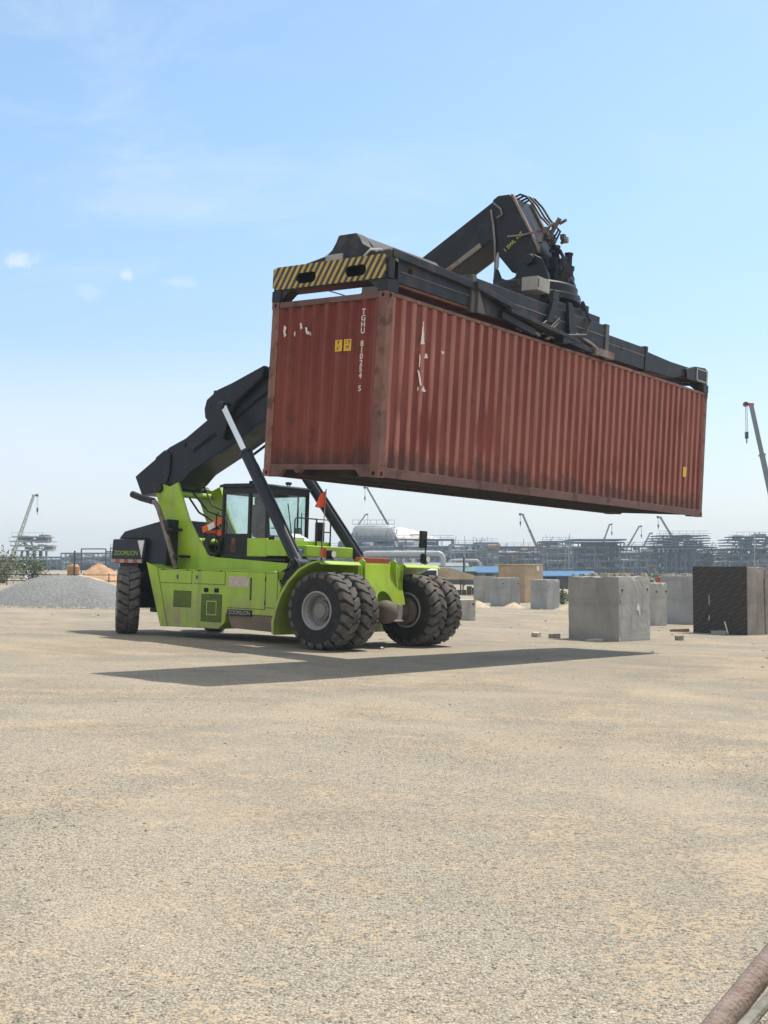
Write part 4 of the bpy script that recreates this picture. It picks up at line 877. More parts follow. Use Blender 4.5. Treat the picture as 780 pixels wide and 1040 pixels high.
block((12.32, 39.02, None), R(45), .10, 1.4, 2.18, [BROWNC], 'brown stained concrete block behind the black faced one at the right edge', False)
block((12.15, 46.6, None), R(57), 1.55, 1.2, 1.95, [CONC_B], 'bluish grey block with rebar stubs behind the black faced block', False, 9)
block((10.0, 44.6, None), R(32), .72, .62, 1.62, [CONC_W], 'narrow pale block between the marked block and the bluish one', True)
block((6.39, 65.9, None), R(28), 1.1, 1.25, 1.62, [CONC_B], 'grey block with two dark sockets in front of the tan box', True)
block((8.45, 62.7, None), R(48), 1.04, 1.2, 1.60, [CONC_B], 'grey block standing right of the tan box by a small sand heap', True)
block((5.45, 73.5, None), R(-18), .2, 1.35, 1.64, [CONC], 'grey block half hidden at the left end of the rear row', False)
block((2.5, 45.0, None), R(4), .7, .92, .80, [CONC_W], 'low pale block beside the far front wheel', True)
tb = block((8.75, 75.0, None), R(50), 2.0, 2.1, 2.40, [TANC], 'tall tan box with a pale lid behind the grey blocks', False, 0, 'tan_box', 'storage box')
b = MB(); b.box(-.06, 1.96, -.06, 2.21, 2.40, 2.49); b.build('lid', M('pale_tan_lid', (.5, .40, .28), .9), tb)
b = MB(); b.box(1.3, 1.62, -.03, -.002, 2.05, 2.36); b.build('white_patch', WHITE, tb)
def heap(name, cx, cy, rx, ry, h, mat, label, cat, seed=0, flat=.0, n=36, bump=.12, group=None, kind=None):
    rr = random.Random(seed); ph = [(rr.randint(2, 9), rr.uniform(0, 6.28), rr.uniform(.3, 1)) for _ in range(7)]
    vs = []; fs = []; rings = 14
    for j in range(rings + 1):
        t = j / rings
        for i in range(n):
            a = 2 * math.pi * i / n; wob = 1 + bump * sum(w * math.sin(k * a + p) for k, p, w in ph) / 3
            rad = t * wob; z = h * max(0, 1 - t ** (1 + 3.4 * flat)) ** (.85 if flat == 0 else 1.) * (1 + bump * .9 * math.sin(5 * a + 9 * t + seed) * t * (1 - t) * 2) * (1 + rr.uniform(-.035, .035))
            x, y = cx + rx * rad * math.cos(a), cy + ry * rad * math.sin(a)
            vs.append((x - cx, y - cy, G(x, y) + z - .05 * t - G(cx, cy)))
    for j in range(rings):
        for i in range(n): fs.append((j * n + i, j * n + (i + 1) % n, (j + 1) * n + (i + 1) % n, (j + 1) * n + i))
    fs.append(list(range(n))); me = bpy.data.meshes.new(name); me.from_pydata(vs, [], fs); me.materials.append(mat); me.polygons.foreach_set('use_smooth', [True] * len(fs))
    o = bpy.data.objects.new(name, me); COL.objects.link(o); o.location = (cx, cy, G(cx, cy)); tag(o, label, cat, group, kind); return o
GRAVEL = M('blue_grey_aggregate', (.165, .172, .175), .95, var=.3, vscale=14, dirt=((.27, .27, .265), .8, 9, .5), bump=1., bscale=9)
EARTH = M('orange_earth', (.42, .26, .15), .95, var=.2, vscale=1.5, dirt=((.30, .18, .10), .7, 2, .5), bump=1., bscale=3)
SANDM = M('pale_sand_heap', (.46, .38, .27), .95, var=.2, vscale=2, dirt=((.33, .30, .25), .7, 3, .48), bump=1., bscale=5)
heap('gravel_heap', -13.3, 50.5, 3.9, 3.4, 1.22, GRAVEL, 'broad low heap of blue grey gravel left of the machine', 'gravel heap', 1, .28, bump=.10)
heap('earth_mound', -25.0, 106, 2.6, 2.4, 1.75, EARTH, 'orange brown earth mound beyond the gravel heap', 'earth mound', 2)
heap('soil_heap', -20.5, 82, 3.4, 2.5, .95, SANDM, 'low sandy soil heap between gravel heap and rear wheel', 'earth mound', 3)
for i, (x, y, rx, h, lab) in enumerate(((4.95, 64, .8, .35, 'small pale sand heap at the foot of the two socketed blocks'), (9.4, 61.5, .9, .38, 'small pale sand heap beside the block right of the tan box'), (6.9, 64.2, .7, .3, 'small sand heap in front of the tan box'))):
    heap('sand_heap', x, y, rx, .8, h, SANDM, lab, 'sand heap', 5 + i, group='sand heaps at the blocks')
# bricks, planks and slabs lying by the blocks
def litter(name, x, y, dims, rz, mat, label, cat, group=None):
    b = MB(); a, c, d = dims; b.prism([(-a / 2, -c / 2), (a / 2, -c / 2 * .9), (a / 2 * .96, c / 2), (-a / 2, c / 2 * .94)], 0, d, 'xy'); o = b.build(name, mat, None, .008, (x, y, G(x, y) - .01)); o.rotation_euler = (R(3), R(-3), rz); tag(o, label, cat, group)
litter('stone_lump', 8.20, 33.6, (.20, .16, .15), .4, STONE[0], 'brownish stone lump right of the marked block', 'stone')
litter('concrete_slab', 5.55, 31.9, (.42, .22, .07), .2, CONC_W, 'thin concrete slab under the marked block', 'slab')
litter('timber', 9.75, 39.9, (.62, .14, .10), -.15, M('brown_timber', (.22, .13, .08), .9), 'brown timber left of the black faced block', 'timber')
litter('broken_brick', 10.35, 39.6, (.30, .2, .16), .3, RUSTY, 'dark broken brick at the foot of the black faced block', 'brick')
litter('kerb_piece', 10.72, 38.7, (.50, .2, .12), -.1, CONC, 'grey kerb piece leaning at the foot of the black faced block', 'kerb stone')
for i, (x, y) in enumerate(((4.65, 33.0), (4.2, 33.4))): litter('rubble_piece', x, y, (.3 - .06 * i, .2, .14), i, STONE[i], ('larger' if i == 0 else 'smaller') + ' rubble piece left of the marked block', 'rubble', 'rubble by the marked block')
# ------------------------------------------------------------------ vegetation
def leaf_mat(name, c): 
    m = M(name, c, .7, var=.45, vscale=1.8); return m
LEAF = leaf_mat('dry_olive_foliage', (.085, .10, .035)); LEAF2 = leaf_mat('green_foliage', (.06, .09, .03)); BARK = M('twig_bark', (.12, .09, .07), .9)
def bush(x, y, rx, h, seed, label, mat, n=900, group='bushes at the yard edge'):
    rr = random.Random(seed); z = G(x, y); root = empty('bush', (x, y, z)); tag(root, label, 'bush', group)
    b = MB(); tips = []
    for k in range(16):
        a = rr.uniform(0, 6.28); q = (rx * .75 * math.cos(a) * rr.random(), rx * .6 * math.sin(a) * rr.random(), h * rr.uniform(.45, .9)); tips.append(q)
        b.tube([(q[0] * .1, q[1] * .1, -.05), (q[0] * .6, q[1] * .6, q[2] * .6), q], .03, 5)
    b.build('stem', BARK, root)
    b = MB()
    for k in range(n):
        q = rr.choice(tips); s_ = h * .2
        c = Vector((q[0] + rr.gauss(0, rx * .2), q[1] + rr.gauss(0, rx * .2), max(.05, q[2] + rr.gauss(0, s_))))
        d = Vector((rr.uniform(-1, 1), rr.uniform(-1, 1), rr.uniform(-1, 1))).normalized(); e = d.orthogonal().normalized(); l = rr.uniform(.06, .14); w = l * .5
        b.quad(c - d * l, c + e * w, c + d * l, c - e * w)
    b.build('foliage', mat, root)
bush(-31.0, 98, 2.2, 2.5, 1, 'wide olive bush at the left edge beyond the gravel heap', LEAF)
bush(-27.6, 95, 1.6, 1.9, 2, 'smaller olive bush right of the wide one, behind the gravel heap', LEAF2)
bush(-29.5, 92, 1.3, 1.1, 3, 'low dry bush in front of the two olive ones', LEAF)
bush(13.9, 62, .9, 1.7, 4, 'green bush seen between the marked block and the bluish block', LEAF2, 500)
bush(10.9, 74, 1.0, .7, 5, 'low dry bush left of the marked block', LEAF, 300)
# ------------------------------------------------------------------ posts, barrels, sheds at the yard edge
b = MB(); b.cyl((0, 0, 0), (.06, 0, 2.75), .07, 10); o = b.build('post', M('dark_post', (.04, .035, .035), .8), None, 0, (-26.2, 102, G(-26.2, 102))); tag(o, 'dark upright post standing behind the gravel heap', 'post')
b = MB(); 
for (p, q) in (((-2.6, 0, 0), (-2.6, 0, 3.2)), ((0, 0, 0), (0, 0, 3.2)), ((2.6, 0, 0), (2.6, 0, 3.2)), ((-2.6, 0, 3.2), (0, 0, 3.2)), ((0, 0, 2.9), (2.6, 0, 2.9))): b.bar(p, q, .12)
o = b.build('steel_portal', M('dark_blue_steel', (.06, .08, .12), .6), None, 0, (-29.5, 128, G(-29.5, 128))); tag(o, 'dark steel portal frame behind the dark post', 'steel frame')
b = MB(); b.lathe([(0, 0), (.55, 0), (.55, 1.35), (.4, 1.55), (0, 1.6)], 20, 'z'); o = b.build('orange_tank', M('orange_tank_paint', (.38, .19, .07), .7, var=.15), None, 0, (-28.3, 110, G(-28.3, 110))); tag(o, 'orange upright tank left of the dark post', 'tank')
b = MB(); b.box(-1.6, 1.6, -1, 1, 0, 1.2); b.mi = 1; b.prism([(-1.7, 1.2), (1.7, 1.2), (1.5, 1.5), (-1.5, 1.5)], -1.1, 1.1); o = b.build('site_cabin', [WHITE, GREYBOX], None, 0, (-38.5, 125, G(-38.5, 125))); tag(o, 'small white cabin behind the olive bushes', 'cabin')
fence = empty('wire_fence', (-24, 90, G(-24, 90))); tag(fence, 'low fence of thin posts and dark rails beyond the gravel heap', 'fence')
for k in range(9):
    b = MB(); b.bar((-6 + k * 1.9, 0, -.1), (-6 + k * 1.9, 0, .95), .06); b.build('fence_post', DARK, fence)
b = MB(); b.bar((-6, 0, .40), (9.2, 0, .34), .07); b.bar((-6, 0, .85), (9.2, 0, .80), .05); b.build('rail', DARK, fence)
b = MB(); b.lathe([(0, 0), (.29, 0), (.30, .02), (.29, .3), (.305, .31), (.29, .33), (.29, .6), (.305, .61), (.29, .63), (.30, .88), (0, .88)], 18, 'z'); o = b.build('barrel', REDPAINT, None, 0, (11.9, 52, G(11.9, 52) + 1.05)); o.scale = (.72, .72, .85); tag(o, 'red barrel standing between the narrow pale block and the bluish block', 'barrel')
b = MB(); b.box(-.5, .5, -.5, .5, 0, 1.08); o = b.build('pallet_stack', M('grey_wood', (.25, .21, .17), .9), None, .01, (11.9, 52, G(11.9, 52))); tag(o, 'grey timber stack carrying the red barrel', 'timber stack')
# thatched looking shelter, pickup, pipe stacks, long roofs
b = MB(); sh = empty('shelter', (4.6, 93, G(4.6, 93))); tag(sh, 'open shelter with a pale tan roof behind the far front wheel', 'shelter')
b.prism([(-3.3, 1.15), (3.3, 1.15), (.3, 2.05), (-.4, 2.05)], -1.6, 1.6); b.build('roof', M('tan_roof', (.42, .33, .23), .9, var=.2), sh)
for x in (-2.9, -1.4, 0, 1.4, 2.9):
    for y in (-1.4, 1.4): b = MB(); b.bar((x, y, 0), (x, y, 1.16), .1); b.build('post', BARK, sh)
b = MB()
for k in range(14): x = -2.6 + k * .4; b.box(x, x + .3, -.8, .4, 0, .3 + .5 * rnd.random())
b.build('stored_goods', M('dark_goods', (.12, .10, .09), .9), sh)
veh = empty('parked_truck', (2.55, 84, G(2.55, 84)), R(20)); tag(veh, 'white truck parked behind the far front wheel', 'truck')
b = MB(); b.prism([(-1.0, .55), (-1.0, 1.3), (-.75, 1.95), (.8, 2.0), (.8, .55)], -1, 1, 'yz') if False else b.box(-1, 1, -.8, .8, .5, 1.95); b.build('cab', WHITE, veh, .12)
b = MB(); b.box(-.85, .85, -.83, -.79, 1.2, 1.8); b.build('windscreen', HOOD, veh); b = MB(); b.box(-1.05, 1.05, .85, 4.4, .8, 1.5); b.build('cargo_bed', DARK, veh)
for x in (-.9, .9):
    for y in (-.1, 3.5): b = MB(); b.cyl((x - .14, y, .42), (x + .14, y, .42), .42, 18); b.build('wheel', BLACK, veh)
heap('spoil_heap', 3.1, 62, 1.6, 1.2, .8, M('pinkish_rubble', (.45, .37, .30), .95, var=.25, vscale=3, bump=1., bscale=6), 'pinkish rubble heap beside the far front wheel', 'rubble heap', 12)
def shed(x0, x1, y, dep, eave, ridge, roofm, wallm, label, group='long low sheds before the plant'):
    r = empty('shed', ((x0 + x1) / 2, y, G((x0 + x1) / 2, y))); tag(r, label, 'shed', group); w = (x1 - x0) / 2
    b = MB(); b.box(-w, w, 0, dep, -.1, eave); b.build('wall', wallm, r)
    b = MB(); b.box8([(-w - .4, -.5, eave), (w + .4, -.5, eave), (w + .4, dep + .5, eave), (-w - .4, dep + .5, eave)], [(-w - .4, -.5, eave + .12), (w + .4, -.5, eave + .12), (w + .2, dep / 2, ridge), (-w - .2, dep / 2, ridge)]) if False else b.prism([(-.5, eave), (dep + .5, eave), (dep + .5, eave + .1), (dep / 2, ridge), (-.5, eave + .1)], -w - .4, w + .4, 'yz'); b.build('roof', roofm, r)
    for k in range(int(w * 2 / 3)):
        b = MB(); x = -w + 1.5 + 3 * k; b.box(x - .5, x + .5, -.03, -.003, .5, 1.4); b.build('window', DARK, r)
BLUEROOF = M('blue_sheet_roof', (.025, .12, .25), .5, var=.12); GREYROOF = M('grey_sheet_roof', (.20, .215, .22), .6, var=.12); TEALROOF = M('faded_teal_roof', (.075, .15, .155), .6, var=.15); SHEDWALL = M('dark_shed_wall', (.08, .08, .085), .8); SHEDWALL2 = M('grey_shed_wall', (.2, .21, .22), .8)
shed(6.2, 11.0, 148, 7, 1.5, 2.1, TEALROOF, SHEDWALL, 'low shed with faded teal roof left of the tan box')
shed(11.6, 18, 150, 7, 1.5, 2.35, BLUEROOF, SHEDWALL2, 'blue roofed shed just left of the tan box')
shed(16.8, 23, 132, 6, 1.35, 1.95, BLUEROOF, SHEDWALL, 'blue roofed shed between tan box and marked block')
shed(3.5, 13, 190, 7, 2.1, 2.75, GREYROOF, SHEDWALL2, 'long pale grey roofed shed above the far fender')
# ------------------------------------------------------------------ the plant on the horizon
ST = [M('plant_steel_blue_grey', (.075, .125, .19), .6, var=.15, vscale=.3), M('plant_steel_dark_blue', (.03, .062, .13), .6, var=.2, vscale=.3), M('plant_steel_pale', (.26, .30, .33), .55, var=.15, vscale=.3)]
PSILV = M('insulated_pipe_cladding', (.36, .39, .41), .4, var=.1, vscale=.5); PBLUE = M('blue_equipment', (.05, .09, .19), .6, var=.2, vscale=.4); PGREEN = M('green_grey_pipe', (.20, .26, .25), .6, var=.15)
EQ = [M('grey_equipment', (.26, .28, .30), .6, var=.15, vscale=.4), PBLUE, M('white_equipment', (.55, .56, .56), .6), M('rust_equipment', (.24, .17, .13), .8)]
def rack(u0, u1, vt, Y, label, levels=4, bays=None, si=0, fill=1., seed=0, dep=9., top_rail=True, name='pipe_rack', cat='pipe rack', base=None, cant=False):
    rr = random.Random(seed); x0, x1 = at(u0, 574, Y).x, at(u1, 574, Y).x; xm = (x0 + x1) / 2; g = G(xm, Y) if base is None else base
    h = at((u0 + u1) / 2, vt, Y).z - g; w = (x1 - x0) / 2; r = empty(name, (xm, Y, g)); tag(r, label, cat, 'plant structures on the horizon')
    bays = bays or max(2, int(round(2 * w / 3.6))); b = MB(); lv = [h * (i + 1) / levels for i in range(levels)]
    cols = [-w + 2 * w * i / bays for i in range(bays + 1)]
    for y in (0, dep / 2, dep):
        for x in cols: b.bar((x, y, 0), (x, y, h), .24)
        for z in lv: b.bar((-w, y, z), (w, y, z), .22, .34)
    for z in lv:
        for x in cols: b.bar((x, 0, z), (x, dep, z), .22, .3)
    for i in range(bays):
        for j in range(levels):
            if rr.random() < .38: za = lv[j - 1] if j else 0; p, q = ((cols[i], za), (cols[i + 1], lv[j])); p, q = (p, q) if rr.random() < .5 else ((cols[i + 1], za), (cols[i], lv[j])); b.bar((p[0], 0, p[1]), (q[0], 0, q[1]), .16)
    b.build('steel_frame', ST[si], r)
    for lz in lv[:-1] + [h * .12]:
        x = -w + rr.uniform(0, .3) * w
        while x < w - 1:
            x2 = min(w, x + rr.uniform(1.5, 6)); b = MB(); b.box(x, x2, dep * .55, dep * .6, lz - .3, lz + h / levels * rr.uniform(.15, .6)); b.build('cladding_panel', rr.choice((ST[1], ST[0], ST[0], EQ[0])), r); x = x2 + rr.uniform(1, 5)
    b = MB()
    for k in range(int(w * 2 * .9)):
        x, z0_ = rr.uniform(-w, w), h * rr.uniform(0, .6); b.bar((x, -.25, z0_), (x, -.25, z0_ + h * rr.uniform(.15, .5)), .13)
        if k % 2: z0_ = h * rr.uniform(.1, .95); b.bar((x, -.22, z0_), (min(w, x + rr.uniform(1, 5)), -.22, z0_), .12)
    b.build('small_pipes', ST[2], r)
    for nm, mt, cnt in (('pipe_run', PSILV, 5), ('pipe_run', ST[2], 6), ('pipe_run', PGREEN, 5)):
        b = MB()
        for k in range(int(cnt * fill * levels * 1.1)):
            z = rr.choice(lv[:-1] if levels > 1 else lv) + .25; y = rr.uniform(.2, dep); a = rr.uniform(-w, w * .3); c = min(w, a + rr.uniform(.4, 1.6) * w); rad = rr.uniform(.08, .26)
            path = [(a, y, z + rad)] ; path += [(c, y, z + rad)]
            if rr.random() < .6: path += [(c, y, max(.3, z - h / levels * rr.uniform(.5, 2)))]
            b.tube(path, rad, 7)
        for k in range(int(cnt * fill * 2)):
            x = rr.uniform(-w, w); b.cyl((x, rr.uniform(-.3, dep), 0), (x, rr.uniform(-.3, dep), h * rr.uniform(.4, 1.0)), rr.uniform(.06, .16), 6)
        b.build(nm, mt, r)
    for k in range(2):
        mt = rr.choice(EQ)
        for j in range(int(9 * fill + 1)):
            b = MB(); x, y = rr.uniform(-w * .95, w * .9), rr.uniform(.5, dep - 1); z = rr.choice([0] + lv[:-1]); s_ = rr.uniform(.5, 1.6); hh = rr.uniform(.6, h / levels)
            if rr.random() < .5: b.box(x - s_, x + s_, y, y + 1.5, z + .2, z + .2 + hh)
            else: b.cyl((x - s_ * 1.3, y, z + .2 + hh * .5), (x + s_ * 1.3, y, z + .2 + hh * .5), hh * .45, 12)
            b.build('equipment', mt, r)
    if top_rail:
        b = MB(); z = h + 1.0; b.bar((-w, -.1, z), (w, -.1, z), .07); b.bar((-w, -.1, h + .5), (w, -.1, h + .5), .06)
        for k in range(int(w * 2 / 1.8) + 1): b.bar((-w + k * 1.8, -.1, h), (-w + k * 1.8, -.1, z), .06)
        for k in range(int(4 * fill)): x = rr.uniform(-w, w); b.bar((x, rr.uniform(0, dep), h), (x, rr.uniform(0, dep), h + rr.uniform(.6, 2.2)), .1)
        b.build('railing', ST[0], r)
    return r
rack(-30, 62, 566, 300, 'low pipe rack at the far left below the raised module', 3, si=0, seed=1, top_rail=False)
rack(62, 128, 562, 290, 'pipe rack behind the earth mound and dark post', 3, si=0, seed=2, top_rail=False)
rack(112, 160, 557, 280, 'short steel rack just left of the counterweight', 3, si=0, seed=21, fill=1.4)
rack(215, 352, 556, 310, 'pipe rack seen through and beside the cab', 4, si=0, seed=3)
rack(346, 400, 549, 285, 'rack carrying the silver horizontal vessel', 4, si=0, seed=4, fill=1.6)
rack(396, 461, 548, 300, 'rack in front of the white conical roof', 4, si=0, seed=5, fill=1.3)
rack(458, 494, 553, 290, 'narrow rack left of the topmost open cage frame', 4, si=2, seed=6, fill=1.3)
rack(484, 506, 551.5, 286, 'open cage frame above the teal shed roof', 4, si=0, seed=7, fill=.9)
rack(500, 556, 555.5, 300, 'rack behind the tan box', 4, si=1, seed=8, fill=1.6)
rack(551, 582, 550, 280, 'tall open bay frame right of the tan box', 5, 4, si=0, seed=9, fill=1.5)
rack(580, 634, 551, 300, 'blue rack with flat roofed top directly above the marked block', 5, si=1, seed=10, fill=1.9, top_rail=False)
rack(630, 668, 555, 290, 'blue rack between flat roofed rack and cantilevered platforms', 4, si=1, seed=11, fill=1.6)
rack(664, 728, 556, 295, 'blue rack under the left cantilevered platforms', 4, si=1, seed=12, fill=2)
rack(724, 800, 558, 290, 'dark blue rack behind the black faced block', 4, si=1, seed=13, fill=2)
rack(-60, 400, 569, 365, 'long low rack running far behind the whole left half', 3, 40, si=0, seed=14, fill=4, top_rail=False)
rack(390, 830, 559, 370, 'long blue rack running far behind the whole right half', 4, 50, si=1, seed=15, fill=10, top_rail=False)
rack(335, 480, 556, 335, 'long grey rack behind the silver vessel and white roof', 4, 34, si=0, seed=41, fill=4, top_rail=False)
rack(470, 600, 557, 335, 'long rack behind the tan box and open bay frame', 4, 30, si=1, seed=42, fill=4, top_rail=False)
# flat roof over one rack
p = at(580, 549, 299); q = at(634, 549, 299); b = MB(); b.box(p.x, q.x, 296, 310, p.z, p.z + .35); o = b.build('flat_roof', ST[0]); tag(o, 'thin flat roof on the blue rack above the marked block', 'roof')
# cantilevered platforms (wide decks stepping outwards upwards)
def module(u0, u1, v0, v1, Y, label, seed, decks=5, si=0, mat=None):
    rr = random.Random(seed); a = at(u0, v1, Y); c = at(u1, v0, Y); xm = (a.x + c.x) / 2; w = (c.x - a.x) / 2; h = c.z - a.z; r = empty('deck_module', (xm, Y, a.z)); tag(r, label, 'module', 'plant structures on the horizon')
    b = MB()
    for k in range(decks):
        z = h * k / (decks - 1); ww = w * (.62 + .38 * math.sin(math.pi * (.2 + .6 * k / (decks - 1)))) ; sx = rr.uniform(-.06, .06) * w
        b.box(-ww + sx, ww + sx, -1.5 * (k / decks), 9, z - .12, z + .10)
        for i in range(int(ww * 2 / 1.6)): x = -ww + sx + i * 1.6; b.bar((x, -1.5 * (k / decks), z), (x, -1.5 * (k / decks), z + 1.05), .06)
        b.bar((-ww + sx, -1.5 * (k / decks), z + 1.05), (ww + sx, -1.5 * (k / decks), z + 1.05), .07)
        if k:
            for i in range(7): x = rr.uniform(-ww, ww) * .8; b.bar((x, rr.uniform(0, 8), z - h / (decks - 1)), (x + rr.uniform(-1, 1), rr.uniform(0, 8), z), .2)
    b.build('deck', ST[si], r)
    for k in range(16):
        b = MB(); x, z = rr.uniform(-w * .7, w * .6), h * rr.uniform(0, .95); s_ = rr.uniform(.4, 1.3); b.box(x, x + s_ * 2, rr.uniform(.5, 5), 7, z, z + s_) if k % 2 else b.tube([(x, 1, z), (x + s_ * 3, 1, z), (x + s_ * 3, 1, z + s_)], .16, 7)
        b.build('equipment', mat or EQ[0], r)
    for k in range(8): b = MB(); x = -w * .5 + w * (k // 2) / 3; y = 2 + 5 * (k % 2); b.bar((x, y, -(a.z - G(xm, Y))), (x, y, 0), .5); b.build('leg', ST[1], r)
module(664, 722, 544, 557, 288, 'stacked cantilevered decks just below the container far end', 31, 6, 0)
module(740, 800, 545, 557, 288, 'stacked cantilevered decks at the right edge above the black faced block', 32, 5, 0)
module(10, 50, 545, 559, 330, 'raised brownish offshore style module under the pale crane at far left', 33, 4, 2, EQ[3])
module(380, 393, 538, 546, 290, 'little stair tower cage beside the white conical roof', 34, 3, 0)
# silver horizontal vessel, conical tank roof, big elbow pipes
p = at(361, 541, 288); q = at(398, 541, 288); rad = 1.9; b = MB(); b.lathe([(0, -5.1), (.9, -5.0), (1.6, -4.5), (rad, -3.8), (rad, 3.8), (1.6, 4.5), (.9, 5.0), (0, 5.1)], 24, 'x'); vs_ = b.build('vessel', PSILV, None, 0, ((p.x + q.x) / 2, 288, p.z)); tag(vs_, 'silver horizontal vessel on top of its rack, left of the white roof', 'vessel')
b = MB(); z = rad + .1; b.bar((-5, -1, z), (5, -1, z), .12); b.bar((-5, -1, z + 1), (5, -1, z + 1), .08)
for k in range(8): b.bar((-5 + k * 1.42, -1, z), (-5 + k * 1.42, -1, z + 1), .07)
for k in range(10): b.bar((-5 + k, -1.9, -2.2), (-5 + k, -1.9, rnd.uniform(-1, .6)), .12)
b.build('railing', ST[0], vs_)
p = at(407, 547, 330); b = MB(); b.lathe([(0, 3.6), (3.5, 2.75), (11, 0.3), (11.3, 0.1), (11.3, -.2), (11, -.2), (11, -9.5), (0, -9.5)], 48, 'z'); b.mi = 1; b.box(2.6, 5.6, -9.3, -8.9, 1.0, 1.25); tk = b.build('storage_tank', [M('pale_tank_paint', (.62, .58, .54), .5, var=.05), BARK], None, 0, (p.x, 342, p.z)); tag(tk, 'storage tank with a pale low conical roof above the rack', 'tank')
for (ua, ub, v, Y, rad, lab) in ((368, 450, 562, 190, .42, 'big pale pipe bent down at both ends above the lime front plate'), (455, 488, 569, 205, .2, 'slim pale bent pipe left of the tan box')):
    p, q = at(ua, v, Y), at(ub, v, Y); g = G(p.x, Y); z = p.z - g; w = (q.x - p.x) / 2; b = MB(); pts = [(-w, 0, 0), (-w, 0, z * .55)] + [(-w + .9 * (1 - math.cos(t)), 0, z - .9 + .9 * math.sin(t)) for t in [k * math.pi / 12 for k in range(7)]] + [(w - .9 + .9 * math.sin(t), 0, z - .9 + .9 * math.cos(t)) for t in [k * math.pi / 12 for k in range(7)]] + [(w, 0, z * .55), (w, 0, 0)]
    b.tube(pts, rad, 12); o = b.build('bent_pipe', PSILV, None, 0, (p.x + w, Y, g)); tag(o, lab, 'pipe', 'plant pipes')
# light poles
for i, (u, vt, Y, lab) in enumerate(((472, 553, 150, 'pale slim pole left of the tan box'), (471, 566, 140, 'short dark pole behind the rear row of blocks'), (766, 541, 200, 'pale slim pole above the black faced block'))):
    p = at(u, vt, Y); g = G(p.x, Y); b = MB(); b.cyl((0, 0, 0), (0, 0, p.z - g), .12 if i != 1 else .16, 8, .08); o = b.build('pole', [ST[2], DARK, ST[2]][i], None, 0, (p.x, Y, g)); tag(o, lab, 'pole', 'slim poles before the plant')
# cranes
CRANEM = [M('crane_boom_grey', (.13, .15, .17), .6, var=.1), M('crane_boom_pale', (.42, .42, .36), .6), M('crane_body_paint', (.45, .32, .08), .6)]
def crane(tip, low, Y, w, label, mi=0, hook=1.5, lattice=False):
    w *= .8 if not lattice else .75
    t, l = at(*tip, Y), at(*low, Y); g = G(l.x, Y); d = l - t; base = t + d * ((t.z - g - 2.2) / (t.z - l.z))
    r = empty('crane', (base.x, Y, g)); tag(r, label, 'crane', 'cranes over the plant'); off = Vector((base.x, Y, g)); T, B = t - off, base - off
    b = MB()
    if lattice:
        n = 16; ax = (T - B).normalized(); sd = Vector((0, 1, 0)); c = ax.cross(sd)
        for s1 in (-1, 1):
            for s2 in (-1, 1): b.bar(B + sd * (s1 * w / 2) + c * (s2 * w / 2), T + sd * (s1 * w / 4) + c * (s2 * w / 4), w * .2)
        for k in range(n):
            p, q = B.lerp(T, k / n), B.lerp(T, (k + 1) / n); s1 = 1 if k % 2 else -1; b.bar(p + c * (s1 * w / 2.2) - sd * w / 2.2, q - c * (s1 * w / 2.2) - sd * w / 2.2, w * .14); b.bar(p - c * (s1 * w / 2.2) + sd * w / 2.2, q + c * (s1 * w / 2.2) + sd * w / 2.2, w * .14)
    else:
        for k, (a, e, ww) in enumerate(((0, .36, 1.), (.36, .70, .84), (.70, 1., .7))): b.bar(B.lerp(T, a), B.lerp(T, e), w * ww, w * ww * 1.1)
        for a in (.36, .70): b.bar(B.lerp(T, a - .006), B.lerp(T, a + .006), w * 1.12, w * 1.2)
    b.build('boom', CRANEM[mi], r)
    sgn = -1 if T.x < B.x else 1
    b = MB(); b.bar(T + Vector((-sgn * w * .5, 0, w * .2)), T + Vector((sgn * w * 1.6, 0, w * .35)), w * .6); b.cyl(T + Vector((sgn * w * 1.2, -w * .3, w * .3)), T + Vector((sgn * w * 1.2, w * .3, w * .3)), w * .55, 12); b.build('boom_tip', REDPAINT if Y < 200 else CRANEM[mi], r)
    b = MB(); hx = T + Vector((sgn * w * 1.2, 0, 0)); b.bar(hx, hx - Vector((0, 0, hook * 2.2)), .05); b.bar(hx + Vector((w * .3, 0, 0)), hx + Vector((w * .3, 0, -hook * 2.2)), .05); b.build('hoist_rope', DARK, r)
    b = MB(); z = hook * 2.2; b.box(hx.x - .1, hx.x + w * .3 + .1, -.15, .15, hx.z - z - w * 1.4, hx.z - z); b.bar(hx - Vector((-w * .15, 0, z + w * 1.4)), hx - Vector((-w * .15, 0, z + w * 2.4)), .12); b.build('hook_block', DARK, r)
    b = MB(); b.box(-3.5, 3.5, -1.3, 1.3, .7, 1.5); b.box(-2.6 * sgn if sgn < 0 else -2.8, 1.2 if sgn > 0 else 2.8, -1.2, 1.2, 1.5, 2.9); b.build('carrier', CRANEM[2], r, .08)
    for x in (-2.6, -1.2, 1.4, 2.8):
        for y in (-1.2, 1.2): b = MB(); b.cyl((x, y - .2, .6), (x, y + .2, .6), .6, 14); b.build('wheel', BLACK, r)
crane((373, 496), (397, 538), 320, .75, 'crane with a slim boom leaning left above the silver vessel', 0, 1.)
crane((371, 523), (362, 536), 350, .6, 'small crane boom tip left of the silver vessel', 0, 1.2)
crane((531, 523), (545, 555), 330, .8, 'crane boom leaning left above the tan box', 0, .8)
crane((619, 533), (611, 555), 340, .6, 'short crane boom leaning right above the marked block', 0, .9)
crane((649, 535), (637, 556), 345, .62, 'crane boom leaning right beside the cantilevered decks, the longer of the close pair', 0, 1.)
crane((660, 542), (653, 556), 350, .6, 'crane boom leaning right beside the cantilevered decks, the shorter of the close pair', 0, .6)
crane((671, 526), (683, 546), 330, .8, 'crane boom leaning left just below the container far end', 0, .8)
